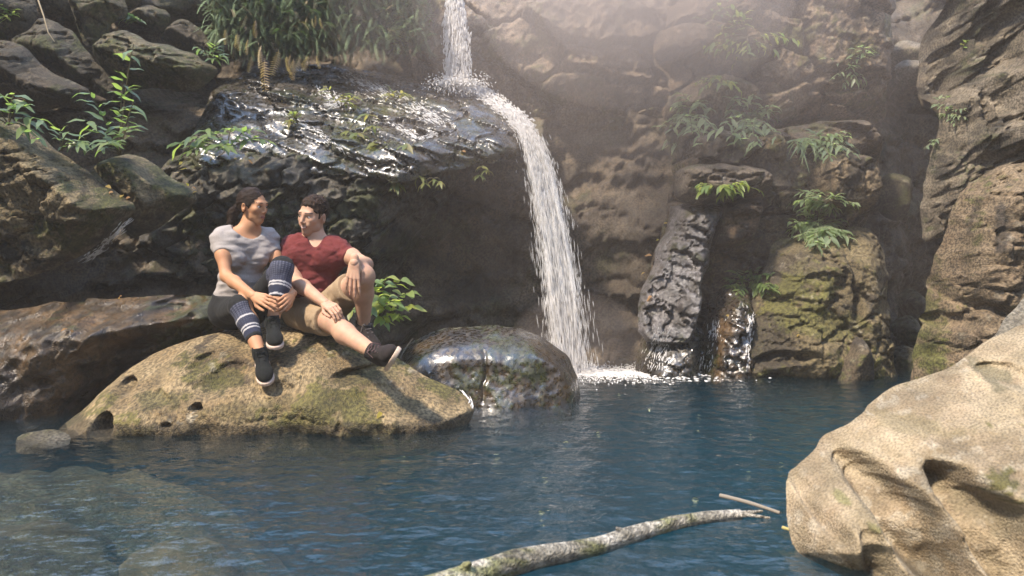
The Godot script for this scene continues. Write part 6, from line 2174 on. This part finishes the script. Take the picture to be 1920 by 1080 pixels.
func driftwood() -> void:
	var bark := func(p: Vector3, o: Vector3) -> Color:
		var t: float = soft.get_noise_3dv(p * Vector3(7, 7, 7)) + 0.6 * fine.get_noise_3dv(p * 1.6)
		var c := Color(0.62, 0.58, 0.50).lerp(Color(0.28, 0.255, 0.21), smoothstep(-0.1, 0.5, t))
		var moss: float = low.get_noise_3dv(p * 2.4 + Vector3(9, 0, 0)) + 0.5 * fine.get_noise_3dv(p * 1.2)
		return c.lerp(Color(0.22, 0.23, 0.075), 0.85 * smoothstep(0.12, 0.3, moss))
	var m := blank()
	var line := [[620, 1190, 0], [720, 1152, 0], [800, 1120, 0], [900, 1086, 0], [1000, 1054, 0], [1100, 1027, 0], [1200, 1001, 0], [1290, 979, 0], [1385, 958, 0]]
	var pts := []
	for i in line.size():
		var p := on_water(line[i][0], line[i][1] + 6)
		pts.append(Vector3(p.x, 0.031 - 0.003 * i + 0.006 * sin(i * 2.1), p.z + 0.012 * sin(i * 1.7)))
	var fine_pts := []
	for i in pts.size() - 1:
		for k in 6:
			fine_pts.append((pts[i] as Vector3).cubic_interpolate(pts[i + 1], pts[maxi(i - 1, 0)], pts[mini(i + 2, pts.size() - 1)], k / 6.0))
	fine_pts.append(pts[-1])
	tube(m, fine_pts, 0.050, 0.019, 20, bark, 0.004)
	# a stub of a branch and a knot
	var q: Vector3 = fine_pts[16]
	tube(m, [q + Vector3(0, 0.02, 0), q + Vector3(0.012, 0.042, 0.012), q + Vector3(0.024, 0.052, 0.016)], 0.020, 0.007, 9, bark, 0.004)
	q = fine_pts[34]
	tube(m, [q + Vector3(0, 0.012, 0), q + Vector3(-0.012, 0.028, 0.006), q + Vector3(-0.022, 0.033, 0.008)], 0.012, 0.005, 8, bark, 0.003)
	q = fine_pts[-1]
	tube(m, [fine_pts[-4], q + Vector3(0.03, 0.006, 0.0), q + Vector3(0.09, 0.004, -0.03)], 0.014, 0.004, 8, bark, 0.002)
	tube(m, [fine_pts[-3], q + Vector3(0.03, 0.004, 0.02), q + Vector3(0.10, -0.004, 0.03)], 0.011, 0.004, 8, bark, 0.002)
	tag(put("log", arrays_mesh(m.v, m.n, m.i, m.c), M["rock"]), "pale mossy fallen log floating in the pool close to the camera", "log")
	var twig := func(_p: Vector3, _o: Vector3) -> Color: return Color(0.19, 0.165, 0.135)
	m = blank()
	var a := on_water(1350, 946) + Vector3(0, 0.034, 0)
	var b := on_water(1462, 968) + Vector3(0, 0.012, 0)
	tube(m, curve(a, b, Vector3(0, 0.004, 0), 8), 0.008, 0.006, 8, twig, 0.0015)
	tag(put("stick", arrays_mesh(m.v, m.n, m.i, m.c), vertex_mat(0.85, 0.3)), "straight brown stick lying across the thin end of the log", "stick")
	m = blank()
	a = on_water(1468, 996) + Vector3(0, 0.012, 0)
	b = on_water(1520, 1018) + Vector3(0, 0.004, 0)
	tube(m, curve(a, b, Vector3(0, 0.006, 0), 6), 0.006, 0.004, 7, func(_p: Vector3, _o: Vector3) -> Color: return Color(0.33, 0.28, 0.11), 0.001)
	tag(put("stick", arrays_mesh(m.v, m.n, m.i, m.c), vertex_mat(0.85, 0.3)), "short yellowish twig afloat against the sunlit boulder", "stick")
	m = blank()
	a = surface(790, 640, 5.2) + Vector3(0, 0, 0.05)
	tube(m, curve(at(750, 672, 5.75), at(775, 634, 5.85), Vector3(0, 0.01, 0), 5), 0.0032, 0.002, 6, twig, 0.001)
	tag(put("stick", arrays_mesh(m.v, m.n, m.i, m.c), vertex_mat(0.85, 0.3)), "thin twig leaning between the man's shoe and the wet boulder", "stick")
	m = blank()
	tube(m, [at(68, -10, 6.75), at(82, 30, 6.7), at(90, 60, 6.68), at(102, 78, 6.7)], 0.006, 0.003, 6, func(_p: Vector3, _o: Vector3) -> Color: return Color(0.3, 0.24, 0.16), 0.002)
	tag(put("stick", arrays_mesh(m.v, m.n, m.i, m.c), vertex_mat(0.85, 0.3)), "bare bent twig hanging before the mossy corner boulder", "stick")


func litter() -> void:
	var r := RandomNumberGenerator.new()
	r.seed = 99
	var kinds := [leaf_mat(0.42, 0.30, 0.10, 0.7), leaf_mat(0.30, 0.17, 0.08, 0.7), leaf_mat(0.5, 0.44, 0.14, 0.6), leaf_mat(0.45, 0.36, 0.26, 0.7)]
	var spots_ := [[343, 305], [352, 318], [372, 302], [400, 300], [440, 298], [466, 302], [350, 345], [362, 352], [372, 362], [336, 326], [200, 350], [214, 362], [232, 368], [246, 372], [549, 180], [530, 188], [230, 556], [128, 618], [134, 620], [1498, 628], [1360, 592], [1222, 556], [696, 640], [742, 655], [880, 222], [866, 284], [1208, 512], [1222, 480], [1235, 450], [1244, 420], [500, 745], [560, 700], [716, 774]]
	for e in spots_:
		var p := surface(e[0], e[1], 3.8) + Vector3(0, 0.006, 0.012)
		var o := put("fallen_leaf", leaf_shapes["broad"][r.randi() % 3], kinds[r.randi() % 4])
		o.transform = Transform3D(turn_to(Vector3(r.randf_range(-1, 1), r.randf_range(-0.4, 0.1), r.randf_range(-0.3, 0.8)), Vector3(r.randf_range(-0.5, 0.5), 1, 0.6)).scaled_local(Vector3.ONE * r.randf_range(0.03, 0.06)), p)
		tag(o, "small dry fallen leaf lying on a rock or ledge", "leaf", "fallen leaves on the rocks")
	var pale := leaf_mat(0.6, 0.58, 0.55, 0.5)
	for e in [[1124, 813], [1066, 832], [1408, 819], [1308, 781], [1460, 871], [1408, 888], [1010, 964], [926, 856], [1016, 900], [1298, 938], [1158, 740], [1216, 770], [1382, 706], [760, 860]]:
		var p := on_water(e[0], e[1]) + Vector3(0, 0.008, 0)
		var o := put("floating_leaf", leaf_shapes["broad"][r.randi() % 3], pale)
		o.transform = Transform3D(turn_to(Vector3(r.randf_range(-1, 1), 0.02, r.randf_range(-0.4, 0.4)), Vector3.UP).scaled_local(Vector3(0.026, 0.015, 0.026) * r.randf_range(0.6, 1.3)), p)
		tag(o, "pale leaf scrap floating on the pool", "leaf", "leaf scraps afloat")
